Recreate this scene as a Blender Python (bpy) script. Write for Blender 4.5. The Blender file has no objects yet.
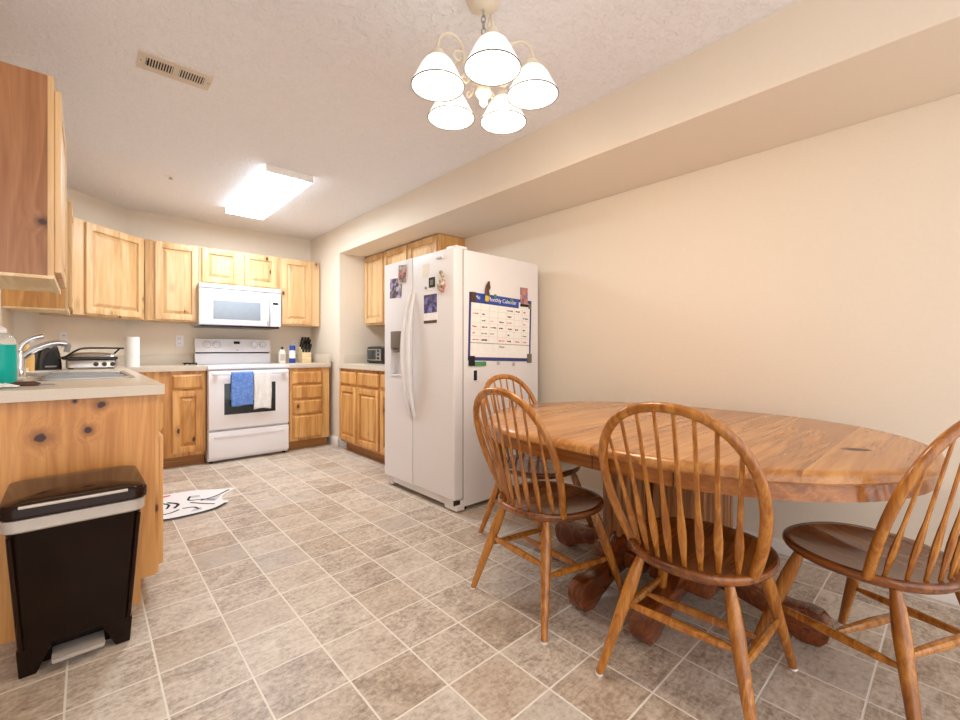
import bpy, bmesh, math, random
from mathutils import Vector, Matrix
random.seed(7)
S = bpy.context.scene
COL = S.collection
PI = math.pi

# ------------------------------------------------------------------ camera
cam_d = bpy.data.cameras.new('camera')
cam_d.sensor_width = 36.0
cam_d.lens = 36.0 * 435.4456 / 960
cam_d.shift_y = (350.256 - 360) / 960
cam_d.clip_start = 0.02
cam = bpy.data.objects.new('camera', cam_d)
cam.location = (0, 0, 1.0668)
cam.rotation_euler = (PI / 2, 0, -0.7357)
COL.objects.link(cam)
S.camera = cam

# ------------------------------------------------------------------ world and exposure
W = bpy.data.worlds.new('world')
S.world = W
W.use_nodes = True
W.node_tree.nodes['Background'].inputs[0].default_value = (0.97, 0.98, 1.0, 1)
W.node_tree.nodes['Background'].inputs[1].default_value = 2.0
S.view_settings.view_transform = 'Standard'
S.view_settings.look = 'None'
S.view_settings.gamma = 1.0
S.view_settings.use_curve_mapping = False
S.view_settings.exposure = 0.2
FLUO = 31.0          # kitchen ceiling light
SHADE = 1.0         # chandelier glass
BULB = 6.6          # chandelier bulbs, watts

# ------------------------------------------------------------------ node helpers
def srgb(r, g, b):
    f = lambda c: (c / 255 / 12.92) if c / 255 <= 0.04045 else ((c / 255 + 0.055) / 1.055) ** 2.4
    return (f(r), f(g), f(b), 1.0)

class NT:
    def __init__(self, name, rough=0.5, metal=0.0):
        self.m = bpy.data.materials.new(name)
        self.m.use_nodes = True
        self.t = self.m.node_tree
        self.b = self.t.nodes['Principled BSDF']
        self.b.inputs['Roughness'].default_value = rough
        self.b.inputs['Metallic'].default_value = metal
    def n(self, typ, **kw):
        o = self.t.nodes.new(typ)
        for k, v in kw.items(): setattr(o, k, v)
        return o
    def put(self, sock, v):
        if hasattr(v, 'is_output') or isinstance(v, bpy.types.NodeSocket): self.t.links.new(v, sock)
        elif isinstance(v, (tuple, list)) and len(v) != len(sock.default_value): sock.default_value = tuple(v)[:len(sock.default_value)]
        else: sock.default_value = v
    def math(self, op, a, b=0.0, c=0.0):
        o = self.n('ShaderNodeMath', operation=op)
        self.put(o.inputs[0], a); self.put(o.inputs[1], b); self.put(o.inputs[2], c)
        return o.outputs[0]
    def vmath(self, op, a, b=(0, 0, 0)):
        o = self.n('ShaderNodeVectorMath', operation=op)
        self.put(o.inputs[0], a); self.put(o.inputs[1], b)
        return o.outputs['Value'] if op in ('DISTANCE', 'LENGTH', 'DOT_PRODUCT') else o.outputs[0]
    def obj(self): return self.n('ShaderNodeTexCoord').outputs['Object']
    def mapv(self, v, scale=(1, 1, 1), loc=(0, 0, 0)):
        o = self.n('ShaderNodeMapping')
        self.put(o.inputs['Vector'], v); o.inputs['Scale'].default_value = scale; o.inputs['Location'].default_value = loc
        return o.outputs[0]
    def noise(self, v, scale, detail=3, rough=0.5, dist=0.0):
        o = self.n('ShaderNodeTexNoise')
        self.put(o.inputs['Vector'], v); o.inputs['Scale'].default_value = scale
        o.inputs['Detail'].default_value = detail; o.inputs['Roughness'].default_value = rough
        o.inputs['Distortion'].default_value = dist
        return o.outputs['Fac']
    def ramp(self, f, stops):
        o = self.n('ShaderNodeValToRGB')
        self.put(o.inputs[0], f)
        e = o.color_ramp.elements
        while len(e) < len(stops): e.new(0.5)
        for el, (p, c) in zip(e, stops): el.position = p; el.color = c
        return o.outputs[0]
    def mix(self, f, a, b, typ='MIX'):
        o = self.n('ShaderNodeMix', data_type='RGBA', blend_type=typ)
        self.put(o.inputs['Factor'], f); self.put(o.inputs[6], a); self.put(o.inputs[7], b)
        return o.outputs[2]
    def step(self, f, a, b):
        o = self.n('ShaderNodeMapRange', interpolation_type='SMOOTHSTEP')
        self.put(o.inputs[0], f); o.inputs[1].default_value = a; o.inputs[2].default_value = b
        return o.outputs[0]
    def sep(self, v):
        o = self.n('ShaderNodeSeparateXYZ'); self.put(o.inputs[0], v); return o.outputs
    def comb(self, x, y, z):
        o = self.n('ShaderNodeCombineXYZ')
        for i, q in enumerate((x, y, z)): self.put(o.inputs[i], q)
        return o.outputs[0]
    def white(self, v):
        o = self.n('ShaderNodeTexWhiteNoise'); self.put(o.inputs['Vector'], v); return o.outputs['Value']
    def color(self, c): self.put(self.b.inputs['Base Color'], c)
    def bump(self, h, strength, dist=0.01):
        o = self.n('ShaderNodeBump'); o.inputs['Strength'].default_value = strength; o.inputs['Distance'].default_value = dist
        self.put(o.inputs['Height'], h); self.put(self.b.inputs['Normal'], o.outputs[0])

def plain(name, c, rough=0.5, metal=0.0, var=0.03, scale=30, coat=0.0):
    t = NT(name, rough, metal)
    f = t.noise(t.obj(), scale, 2)
    a = tuple(x * (1 - var) for x in c[:3]) + (1,); b = tuple(min(1, x * (1 + var)) for x in c[:3]) + (1,)
    t.color(t.ramp(f, [(0.3, a), (0.7, b)]))
    if coat: t.b.inputs['Coat Weight'].default_value = coat; t.b.inputs['Coat Roughness'].default_value = 0.08
    return t.m

def emit(name, c, s):
    t = NT(name, 0.4)
    t.color(c)
    t.b.inputs['Emission Color'].default_value = c
    t.b.inputs['Emission Strength'].default_value = s
    return t.m

def wood(name, light, mid, dark, axis='z', rough=0.4, planks=0.0, paxis='x', knots=0.0, marks=(), coat=0.0,
         gs=1.0, contrast=1.0, swirl=0.35, relief=0.06):
    """grain runs along axis; knots = density of small dark knots; marks = big knots (x, y, z, radius)"""
    t = NT(name, rough)
    co = t.obj()
    rnd = t.n('ShaderNodeObjectInfo').outputs['Random']
    off = t.comb(t.math('MULTIPLY', rnd, 17.0), t.math('MULTIPLY', rnd, 29.0), t.math('MULTIPLY', rnd, 11.0))
    v = t.vmath('ADD', co, off)
    shade = None
    if planks:
        p = t.sep(co)['xyz'.index(paxis)]
        cell = t.math('FLOOR', t.math('DIVIDE', t.math('ADD', p, t.math('MULTIPLY', rnd, 0.3)), planks))
        w = t.white(t.comb(cell, rnd, 3.1))
        shade = w
        v = t.vmath('ADD', v, t.comb(t.math('MULTIPLY', w, 5.0), t.math('MULTIPLY', w, 9.0), t.math('MULTIPLY', w, 7.0)))
    warp = None
    for (mx, my, mz, r) in marks:
        d = t.vmath('DISTANCE', co, (mx, my, mz))
        g = t.math('MULTIPLY', t.math('SUBTRACT', 1.0, t.step(d, 0.0, r * 5)), 0.035)
        warp = g if warp is None else t.math('ADD', warp, g)
    if warp is not None:
        v = t.vmath('ADD', v, t.comb(warp, warp, t.math('MULTIPLY', warp, 2.0)))
    k = {'x': (0.09, 1, 1), 'y': (1, 0.09, 1), 'z': (1, 1, 0.09)}[axis]
    big = t.noise(t.mapv(v, tuple(q * 9 * gs for q in k)), 1.0, 3, 0.55, swirl * 2)
    ring = t.math('FRACT', t.math('MULTIPLY', big, 5.0))
    ring = t.math('ABSOLUTE', t.math('SUBTRACT', ring, 0.5))
    fine = t.noise(t.mapv(v, tuple((q if q == 1 else 0.03) * 150 * gs for q in k)), 1.0, 2, 0.6)
    f = t.math('ADD', t.math('MULTIPLY', ring, 0.75 * contrast), t.math('MULTIPLY', fine, 0.5 * contrast))
    f = t.math('ADD', f, t.math('MULTIPLY', t.math('SUBTRACT', big, 0.5), 0.5))
    if shade is not None: f = t.math('ADD', f, t.math('MULTIPLY', t.math('SUBTRACT', shade, 0.5), 0.42))
    c = t.ramp(f, [(0.15, light), (0.48, mid), (0.95, dark)])
    if knots:
        vo = t.n('ShaderNodeTexVoronoi')
        kk = {'x': (0.6, 1, 1), 'y': (1, 0.6, 1), 'z': (1, 1, 0.6)}[axis]
        t.put(vo.inputs['Vector'], t.mapv(v, kk)); vo.inputs['Scale'].default_value = knots
        d = vo.outputs['Distance']
        halo = t.math('SUBTRACT', 1.0, t.step(d, 0.06, 0.24))
        core = t.math('SUBTRACT', 1.0, t.step(d, 0.05, 0.085))
        c = t.mix(t.math('MULTIPLY', halo, 0.5), c, tuple(q * 0.8 for q in dark[:3]) + (1,))
        c = t.mix(core, c, srgb(78, 45, 24))
    for (mx, my, mz, r) in marks:
        nz = t.math('MULTIPLY', t.math('SUBTRACT', t.noise(co, 40, 2), 0.5), r * 1.2)
        d = t.math('ADD', t.vmath('DISTANCE', co, (mx, my, mz)), nz)
        halo = t.math('SUBTRACT', 1.0, t.step(d, r * 0.8, r * 2.6))
        core = t.math('SUBTRACT', 1.0, t.step(d, r * 0.7, r * 1.05))
        c = t.mix(t.math('MULTIPLY', halo, 0.75), c, tuple(q * 0.62 for q in dark[:3]) + (1,))
        c = t.mix(core, c, srgb(64, 24, 8))
    t.color(c)
    if relief: t.bump(fine, relief, 0.002)
    if coat: t.b.inputs['Coat Weight'].default_value = coat; t.b.inputs['Coat Roughness'].default_value = 0.12
    return t.m

# ------------------------------------------------------------------ geometry helpers
class MB:
    def __init__(self): self.b = bmesh.new()
    def box(self, x0, x1, y0, y1, z0, z1, bev=0.0, seg=2, M=None):
        r = bmesh.ops.create_cube(self.b, size=1.0)
        vs = r['verts']
        for v in vs:
            v.co = Vector(((x0 + x1) / 2 + v.co.x * (x1 - x0), (y0 + y1) / 2 + v.co.y * (y1 - y0), (z0 + z1) / 2 + v.co.z * (z1 - z0)))
        if bev:
            es = list({e for v in vs for e in v.link_edges})
            q = bmesh.ops.bevel(self.b, geom=es, offset=bev, segments=seg, profile=0.6, affect='EDGES', clamp_overlap=True)
            vs = list({v for f in q['faces'] for v in f.verts} | {v for v in vs if v.is_valid})
        if M is not None:
            for v in vs: v.co = M @ v.co
        return self
    def loft(self, rings, cap=True, closed=False):
        prev = None; first = None
        for ring in rings:
            vs = [self.b.verts.new(p) for p in ring]
            if prev:
                n = len(vs)
                for i in range(n): self.b.faces.new((prev[i], prev[(i + 1) % n], vs[(i + 1) % n], vs[i]))
            else: first = vs
            prev = vs
        if closed:
            n = len(prev)
            for i in range(n): self.b.faces.new((prev[i], prev[(i + 1) % n], first[(i + 1) % n], first[i]))
        elif cap:
            self.b.faces.new(list(reversed(first))); self.b.faces.new(prev)
        return self
    def tube(self, pts, rad, n=10, flat=1.0, up=None, closed=False, cap=True):
        pts = [Vector(p) for p in pts]
        if not isinstance(rad, (list, tuple)): rad = [rad] * len(pts)
        rings = []; nrm = None
        N = len(pts)
        for i, p in enumerate(pts):
            if closed: tg = pts[(i + 1) % N] - pts[i - 1]
            else: tg = pts[min(i + 1, N - 1)] - pts[max(i - 1, 0)]
            tg.normalize()
            if nrm is None:
                a = Vector(up) if up else (Vector((0, 0, 1)) if abs(tg.z) < 0.9 else Vector((0, 1, 0)))
                nrm = a - tg * a.dot(tg); nrm.normalize()
            else:
                nrm = nrm - tg * nrm.dot(tg); nrm.normalize()
            bi = tg.cross(nrm)
            r = max(rad[i], 1e-4)
            rings.append([p + (nrm * math.cos(2 * PI * k / n) * flat + bi * math.sin(2 * PI * k / n)) * r for k in range(n)])
        return self.loft(rings, cap=cap, closed=closed)
    def lathe(self, prof, n=24, c=(0, 0, 0), cap=True):
        return self.loft([[(c[0] + r * math.cos(2 * PI * k / n), c[1] + r * math.sin(2 * PI * k / n), c[2] + z) for k in range(n)] for r, z in prof], cap=cap)
    def prism(self, poly, z0, z1):
        if sum(poly[i - 1][0] * poly[i][1] - poly[i][0] * poly[i - 1][1] for i in range(len(poly))) < 0: poly = poly[::-1]
        return self.loft([[(x, y, z0) for x, y in poly], [(x, y, z1) for x, y in poly]])
    def quad(self, a, b, c, d):
        self.b.faces.new([self.b.verts.new(p) for p in (a, b, c, d)]); return self
    def move(self, M):
        for v in self.b.verts: v.co = M @ v.co
        return self
    def build(self, name, mat, parent=None, smooth=True, angle=35, bev=0.0):
        if bev:
            bmesh.ops.remove_doubles(self.b, verts=self.b.verts, dist=1e-5)
            es = [e for e in self.b.edges if len(e.link_faces) == 2 and e.calc_face_angle(0) > 0.6]
            bmesh.ops.bevel(self.b, geom=es, offset=bev, segments=2, profile=0.6, affect='EDGES', clamp_overlap=True)
        bmesh.ops.recalc_face_normals(self.b, faces=self.b.faces)
        me = bpy.data.meshes.new(name)
        self.b.to_mesh(me); self.b.free()
        if smooth:
            for p in me.polygons: p.use_smooth = True
            me.set_sharp_from_angle(angle=math.radians(angle))
        o = bpy.data.objects.new(name, me)
        me.materials.append(mat)
        COL.objects.link(o)
        if parent: o.parent = parent
        return o

def tag(o, label, cat, group=None):
    o['label'] = label; o['category'] = cat
    if group: o['group'] = group
    return o
def thing(name, label, cat, loc=(0, 0, 0), rz=0.0, group=None):
    o = bpy.data.objects.new(name, None); COL.objects.link(o)
    o.empty_display_size = 0.1
    o.location = loc; o.rotation_euler = (0, 0, rz)
    return tag(o, label, cat, group)
def struct(name, mb, mat, **k):
    o = mb.build(name, mat, **k); o['kind'] = 'structure'; return o
def dup(root, loc, rz, label):
    r = root.copy(); COL.objects.link(r); r.location = loc; r.rotation_euler = (0, 0, rz); r['label'] = label
    for ch in list(root.children):
        c = ch.copy(); COL.objects.link(c); c.parent = r
        for g in list(ch.children):
            d = g.copy(); COL.objects.link(d); d.parent = c
    return r
def text(name, body, size, mat, parent, M):
    cu = bpy.data.curves.new(name, 'FONT'); cu.body = body; cu.size = size; cu.extrude = 0.0004
    cu.align_x = 'CENTER'; cu.align_y = 'CENTER'
    tmp = bpy.data.objects.new(name, cu); COL.objects.link(tmp)
    dg = bpy.context.evaluated_depsgraph_get()
    me = bpy.data.meshes.new_from_object(tmp.evaluated_get(dg))
    bpy.data.objects.remove(tmp); bpy.data.curves.remove(cu)
    me.transform(M)
    me.materials.clear(); me.materials.append(mat)
    o = bpy.data.objects.new(name, me); COL.objects.link(o)
    if parent: o.parent = parent
    return o

# ------------------------------------------------------------------ materials
def mat_floor():
    T, gx, gy = 0.2259, 1.3087, 1.322
    t = NT('slate_tile', 0.34)
    co = t.obj()
    s = t.sep(co)
    ux = t.math('DIVIDE', t.math('SUBTRACT', s[0], gx), T); uy = t.math('DIVIDE', t.math('SUBTRACT', s[1], gy), T)
    cell = t.comb(t.math('FLOOR', ux), t.math('FLOOR', uy), 0.0)
    w = t.white(cell); w2 = t.white(t.vmath('ADD', cell, (31.7, 12.1, 4.4)))
    def edge(u):
        fr = t.math('FRACT', u); return t.math('MINIMUM', fr, t.math('SUBTRACT', 1.0, fr))
    e = t.math('MINIMUM', edge(ux), edge(uy))
    wob = t.math('MULTIPLY', t.math('SUBTRACT', t.noise(co, 60, 2), 0.5), 0.008)
    e = t.math('ADD', e, wob)
    grout = t.math('SUBTRACT', 1.0, t.step(e, 0.010, 0.018))
    v = t.vmath('ADD', co, t.comb(t.math('MULTIPLY', w, 7.0), t.math('MULTIPLY', w2, 5.0), 0.0))
    n1 = t.noise(v, 9, 5, 0.6, 0.8)
    st = t.noise(t.mapv(v, (3.2, 13, 1)), 3.0, 5, 0.68, 1.2)
    n2 = t.noise(v, 55, 4, 0.7)
    f = t.math('ADD', t.math('MULTIPLY', n1, 0.5), t.math('MULTIPLY', st, 0.5))
    f = t.math('ADD', f, t.math('MULTIPLY', t.math('SUBTRACT', n2, 0.5), 0.75))
    f = t.math('ADD', f, t.math('MULTIPLY', t.math('SUBTRACT', w, 0.5), 0.16))
    c = t.ramp(f, [(0.2, srgb(116, 98, 84)), (0.40, srgb(178, 159, 140)), (0.54, srgb(207, 191, 174)), (0.75, srgb(228, 216, 202))])
    c = t.mix(t.math('MULTIPLY', t.step(w2, 0.55, 1.0), 0.25), c, srgb(176, 146, 116))
    c = t.mix(t.math('MULTIPLY', t.step(w, 0.8, 1.0), 0.3), c, srgb(138, 130, 126))
    c = t.mix(grout, c, srgb(236, 227, 214))
    t.color(c)
    h = t.math('SUBTRACT', t.math('MULTIPLY', f, 0.5), t.math('MULTIPLY', grout, 0.6))
    t.bump(h, 0.35, 0.006)
    t.put(t.b.inputs['Roughness'], t.math('ADD', 0.3, t.math('MULTIPLY', n2, 0.25)))
    return t.m
def mat_ceiling():
    t = NT('knockdown_ceiling', 0.85)
    co = t.obj()
    n = t.noise(co, 26, 4, 0.6, 0.6)
    k = t.step(n, 0.5, 0.58)
    n2 = t.noise(co, 90, 2)
    t.color(t.ramp(n2, [(0.3, srgb(240, 237, 239)), (0.7, srgb(246, 244, 245))]))
    t.bump(t.math('ADD', k, t.math('MULTIPLY', n2, 0.3)), 0.5, 0.006)
    return t.m
def mat_wall(name, c):
    t = NT(name, 0.7)
    n = t.noise(t.obj(), 70, 3)
    t.color(t.ramp(n, [(0.3, tuple(q * 0.98 for q in c[:3]) + (1,)), (0.7, c)]))
    t.bump(n, 0.12, 0.003)
    return t.m
def mat_counter():
    t = NT('speckled_laminate', 0.28)
    co = t.obj()
    n = t.noise(co, 420, 2, 0.6); n2 = t.noise(co, 25, 3)
    c = t.ramp(n, [(0.35, srgb(196, 178, 158)), (0.5, srgb(216, 202, 184)), (0.7, srgb(226, 214, 198))])
    t.color(t.mix(t.math('MULTIPLY', n2, 0.25), c, srgb(206, 186, 162)))
    return t.m
M = {}
M['floor'] = mat_floor()
M['ceiling'] = mat_ceiling()
M['wall'] = mat_wall('warm_white_paint', srgb(233, 219, 201))
M['trim'] = plain('white_trim_paint', srgb(240, 234, 228), 0.4)
M['counter'] = mat_counter()
M['pine'] = wood('pale_knotty_pine', srgb(226, 190, 142), srgb(212, 168, 116), srgb(184, 132, 80), 'z', 0.42, planks=0.075, knots=5.0, contrast=0.75)
M['honey'] = wood('shaded_honey_pine', srgb(226, 174, 108), srgb(206, 148, 82), srgb(170, 110, 54), 'z', 0.42, planks=0.085, knots=5.0)  # the uppers' pine, coloured deeper honey for the dimmer light on base fronts
M['pine_plain'] = wood('pine_underside', srgb(238, 216, 176), srgb(228, 198, 152), srgb(210, 176, 124), 'x', 0.5)
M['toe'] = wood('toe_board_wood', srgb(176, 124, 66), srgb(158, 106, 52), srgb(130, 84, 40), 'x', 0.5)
M['endpanel'] = wood('alder_end_panel', srgb(222, 160, 92), srgb(206, 140, 74), srgb(176, 108, 52), 'z', 0.38, planks=0.115, paxis='x',
                     marks=((0.264, -0.012, 0.737, 0.019), (0.396, -0.012, 0.748, 0.013), (0.436, -0.012, 0.846, 0.013), (0.358, -0.012, 0.868, 0.007)))
M['upperpanel'] = wood('red_alder_end_panel', srgb(172, 118, 78), srgb(150, 97, 58), srgb(116, 70, 38), 'z', 0.34, marks=((0.0, 0.03, 1.551, 0.013),), contrast=0.8)
M['oak_leg'] = wood('golden_oak_turned', srgb(198, 132, 54), srgb(164, 98, 32), srgb(104, 54, 16), 'z', 0.26, gs=1.6, coat=0.35, contrast=0.9)
M['oak_seat'] = wood('shaded_oak_seat', srgb(152, 88, 34), srgb(120, 64, 22), srgb(76, 36, 12), 'y', 0.24, gs=1.3, coat=0.4, planks=0.09, paxis='x')  # same oak as the legs, darkened to carry the shade on the seat
M['oak_top'] = wood('oak_tabletop', srgb(200, 142, 80), srgb(178, 118, 58), srgb(126, 74, 32), 'x', 0.27, gs=1.2, planks=0.11, paxis='y', coat=0.25, contrast=1.0, swirl=0.0, relief=0)
M['oak_apron'] = wood('oak_apron', srgb(186, 120, 54), srgb(156, 92, 36), srgb(92, 46, 16), 'y', 0.28, gs=1.2, coat=0.3, contrast=1.1)
M['oak_foot'] = wood('red_oak_pedestal', srgb(142, 76, 34), srgb(112, 54, 22), srgb(70, 30, 12), 'x', 0.24, gs=1.2, coat=0.45)
M['oak_col'] = wood('oak_pedestal_column', srgb(176, 118, 66), srgb(150, 94, 46), srgb(104, 60, 26), 'z', 0.3, gs=1.2, coat=0.3)
M['white'] = plain('white_enamel', srgb(240, 237, 240), 0.22, var=0.006)
M['mw_white'] = plain('white_microwave_plastic', srgb(220, 218, 222), 0.3, var=0.006)
M['fridge'] = plain('white_textured_enamel', srgb(232, 227, 226), 0.33, var=0.006, scale=200)
M['gasket'] = plain('grey_gasket', srgb(150, 144, 140), 0.6)
M['black'] = plain('black_plastic', srgb(28, 22, 20), 0.25)
M['dark'] = plain('dark_void', srgb(20, 18, 17), 0.7)
M['darkglass'] = plain('dark_oven_glass', srgb(44, 52, 56), 0.08)
M['mwglass'] = plain('grey_microwave_window', srgb(150, 158, 168), 0.3)
M['grey'] = plain('grey_plastic', srgb(150, 146, 146), 0.35)
M['dispenser'] = plain('taupe_plastic', srgb(112, 100, 90), 0.3)
M['steel'] = plain('brushed_steel', srgb(196, 192, 188), 0.28, 1.0, scale=120)
M['chrome'] = plain('chrome', srgb(225, 225, 228), 0.08, 1.0, var=0.0)
M['trash'] = plain('glossy_brown_black_plastic', srgb(30, 17, 11), 0.08, var=0.12, scale=8)
M['lid'] = plain('glossy_brown_lid', srgb(40, 23, 15), 0.06, var=0.15, scale=6)
M['silver'] = plain('silver_plastic', srgb(196, 184, 172), 0.3, 0.25)
for k_ in ('trash', 'lid'): M[k_].node_tree.nodes['Principled BSDF'].inputs['Specular IOR Level'].default_value = 0.16
M['paper'] = plain('paper', srgb(244, 240, 234), 0.8)
M['red'] = plain('red', srgb(214, 60, 58), 0.5)
M['blue'] = plain('blue_ink', srgb(38, 72, 160), 0.45)
M['navy'] = plain('navy_border', srgb(52, 58, 120), 0.5)
M['green'] = plain('green_magnet', srgb(78, 140, 84), 0.5)
M['yellow'] = plain('yellow_magnet', srgb(214, 180, 60), 0.5)
M['brown'] = plain('brown_handle', srgb(84, 52, 38), 0.35)
M['cream'] = plain('cream_ceramic', srgb(238, 220, 176), 0.35)
M['tan'] = plain('tan_plastic', srgb(226, 176, 104), 0.4)
M['soap'] = plain('white_shade_enamel', srgb(230, 222, 208), 0.4)
M['ivory'] = plain('ivory_metal', srgb(226, 212, 190), 0.35)
M['vent'] = plain('almond_metal', srgb(216, 202, 184), 0.45)
M['orange'] = plain('orange_print', srgb(206, 96, 48), 0.5)
M['fluo'] = emit('fluorescent_diffuser', (0.82, 0.92, 1.0, 1), FLUO)
M['fluo_side'] = emit('fluorescent_diffuser_side', (0.82, 0.92, 1.0, 1), FLUO * 0.09)
M['shade'] = emit('lit_white_glass', (1.0, 0.95, 0.88, 1), SHADE)
M['shade'].node_tree.nodes['Principled BSDF'].inputs['Base Color'].default_value = (0.22, 0.21, 0.2, 1)
M['bulb'] = emit('lit_bulb', (1.0, 0.94, 0.86, 1), 3.0)
def mat_terry(name, c1, c2):
    t = NT(name, 0.9)
    n = t.noise(t.obj(), 45, 4, 0.7, 1.5)
    t.color(t.ramp(n, [(0.4, c1), (0.62, c2)]))
    t.bump(t.noise(t.obj(), 300, 2), 0.4, 0.003)
    return t.m
M['blue_towel'] = mat_terry('blue_terry', srgb(80, 124, 206), srgb(132, 166, 230))
M['white_towel'] = mat_terry('white_terry', srgb(232, 228, 226), srgb(246, 244, 242))
def mat_photo(name, scale, cols, seed):
    t = NT(name, 0.35)
    v = t.n('ShaderNodeTexVoronoi', distance='CHEBYCHEV'); t.put(v.inputs['Vector'], t.mapv(t.obj(), loc=(seed, seed * 2.3, seed * 0.7))); v.inputs['Scale'].default_value = scale
    f = t.white(v.outputs['Color'])
    st = [((i + 0.5) / len(cols), c) for i, c in enumerate(cols)]
    o = t.ramp(f, st)
    t.color(t.mix(t.math('MULTIPLY', t.noise(t.obj(), scale * 2.2, 3), 0.5), o, cols[-1]))
    return t.m
M['photo1'] = mat_photo('photo_collage', 34, [srgb(58, 56, 120), srgb(40, 36, 52), srgb(178, 174, 220), srgb(120, 70, 84), srgb(210, 200, 206), srgb(46, 40, 60)], 1.0)
M['photo2'] = mat_photo('photo_print', 30, [srgb(52, 50, 118), srgb(38, 36, 70), srgb(150, 150, 226), srgb(92, 70, 100), srgb(60, 52, 92)], 4.0)
M['photo3'] = mat_photo('bright_print', 34, [srgb(232, 108, 96), srgb(60, 54, 54), srgb(170, 164, 160), srgb(240, 190, 150), srgb(80, 72, 80)], 8.0)
M['fruit'] = mat_photo('fruit_paint', 45, [srgb(206, 60, 50), srgb(70, 120, 70), srgb(226, 190, 120), srgb(60, 44, 34), srgb(220, 210, 196)], 3.0)
M['stripes'] = mat_photo('striped_print', 36, [srgb(206, 110, 66), srgb(90, 96, 170), srgb(120, 80, 70), srgb(190, 150, 130)], 5.0)
def mat_liquid():
    t = NT('teal_liquid', 0.08)
    t.color(srgb(16, 172, 162)); t.b.inputs['IOR'].default_value = 1.33
    return t.m
M['liquid'] = mat_liquid()
def mat_clear():
    t = NT('clear_plastic', 0.05)
    t.color(srgb(236, 240, 240)); t.b.inputs['Transmission Weight'].default_value = 0.9; t.b.inputs['IOR'].default_value = 1.2
    return t.m
M['clear'] = mat_clear()
def mat_rug():
    t = NT('printed_rug', 0.9)
    n = t.noise(t.obj(), 180, 2)
    t.color(t.ramp(n, [(0.3, srgb(226, 222, 222)), (0.7, srgb(240, 237, 236))]))
    return t.m
M['rug'] = mat_rug()
M['rug_grey'] = plain('rug_grey', srgb(190, 190, 198), 0.9, scale=150)
M['rug_black'] = plain('rug_black', srgb(34, 32, 36), 0.9, scale=150)

# ------------------------------------------------------------------ structure
H = 2.44; XS = 2.08; YB = 5.451; YW = 4.62; XR = 2.71; XL = -0.40; ZS = 2.14; Y0 = -1.7
struct('floor', MB().box(-2.6, XR + 0.1, Y0, YB + 0.1, -0.1, 0), M['floor'], smooth=False)
struct('ceiling', MB().box(-2.6, XS, Y0, YB + 0.1, H, H + 0.1), M['ceiling'], smooth=False)
struct('trim_1', MB().box(XS, XR, Y0, YW, ZS, H + 0.1, 0.006), M['wall'], smooth=False)          # soffit beam
struct('wall_right', MB().box(XR, XR + 0.1, Y0, YB + 0.1, 0, H + 0.1), M['wall'], smooth=False)
struct('wall_end', MB().box(XS, XR, YW, YB + 0.1, 0, H + 0.1, 0.006), M['wall'], smooth=False)
struct('wall_stove', MB().box(0.25, XS, YB, YB + 0.1, 0, H), M['wall'], smooth=False)
struct('wall_diagonal', MB().prism([(XL, 4.765), (0.286, YB), (0.286, YB + 0.1), (XL - 0.1, YB + 0.1), (XL - 0.1, 4.765)], 0, H), M['wall'], smooth=False)
struct('wall_far', MB().box(-2.7, -2.6, Y0, YB + 0.1, 0, H), M['wall'], smooth=False)
struct('wall_back', MB().box(-2.6, XL - 0.1, YB, YB + 0.1, 0, H), M['wall'], smooth=False)
wl = MB()
WY0, WY1, WZ0, WZ1 = 3.06, 3.98, 1.15, 2.05
wl.box(XL - 0.1, XL, 2.25, WY0, 0, H).box(XL - 0.1, XL, WY1, 4.765, 0, H).box(XL - 0.1, XL, WY0, WY1, 0, WZ0).box(XL - 0.1, XL, WY0, WY1, WZ1, H)
struct('wall_left', wl, M['wall'], smooth=False)
wf = MB()
for (a, b, c, d) in ((WY0, WY0 + 0.04, WZ0, WZ1), (WY1 - 0.04, WY1, WZ0, WZ1), (WY0, WY1, WZ0, WZ0 + 0.04), (WY0, WY1, WZ1 - 0.04, WZ1), ((WY0 + WY1) / 2 - 0.02, (WY0 + WY1) / 2 + 0.02, WZ0, WZ1)):
    wf.box(XL - 0.09, XL - 0.04, a, b, c, d, 0.004)
win = struct('window_1', wf, M['trim'])
gp = MB().box(XL - 0.068, XL - 0.064, WY0 + 0.03, WY1 - 0.03, WZ0 + 0.03, WZ1 - 0.03).build('window_glass', M['clear'], win)
gp['kind'] = 'structure'
# baseboards
def baseboard(name, x0, x1, y0, y1):
    m = MB().box(x0, x1, y0, y1, 0, 0.072, 0.003)
    return struct(name, m, M['trim'])
baseboard('baseboard_right', XR - 0.014, XR, Y0, 2.2)
bb = MB().box(XS - 0.014, XS, YW - 0.014, 5.2, 0, 0.085, 0.004).box(XS - 0.014, 2.18, YW - 0.014, YW, 0, 0.085, 0.004)
bb.box(XS - 0.009, XS, YW - 0.009, 5.2, 0.08, 0.1, 0.003).box(XS - 0.009, 2.18, YW - 0.009, YW, 0.08, 0.1, 0.003)
struct('baseboard_end', bb, M['trim'])

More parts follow.
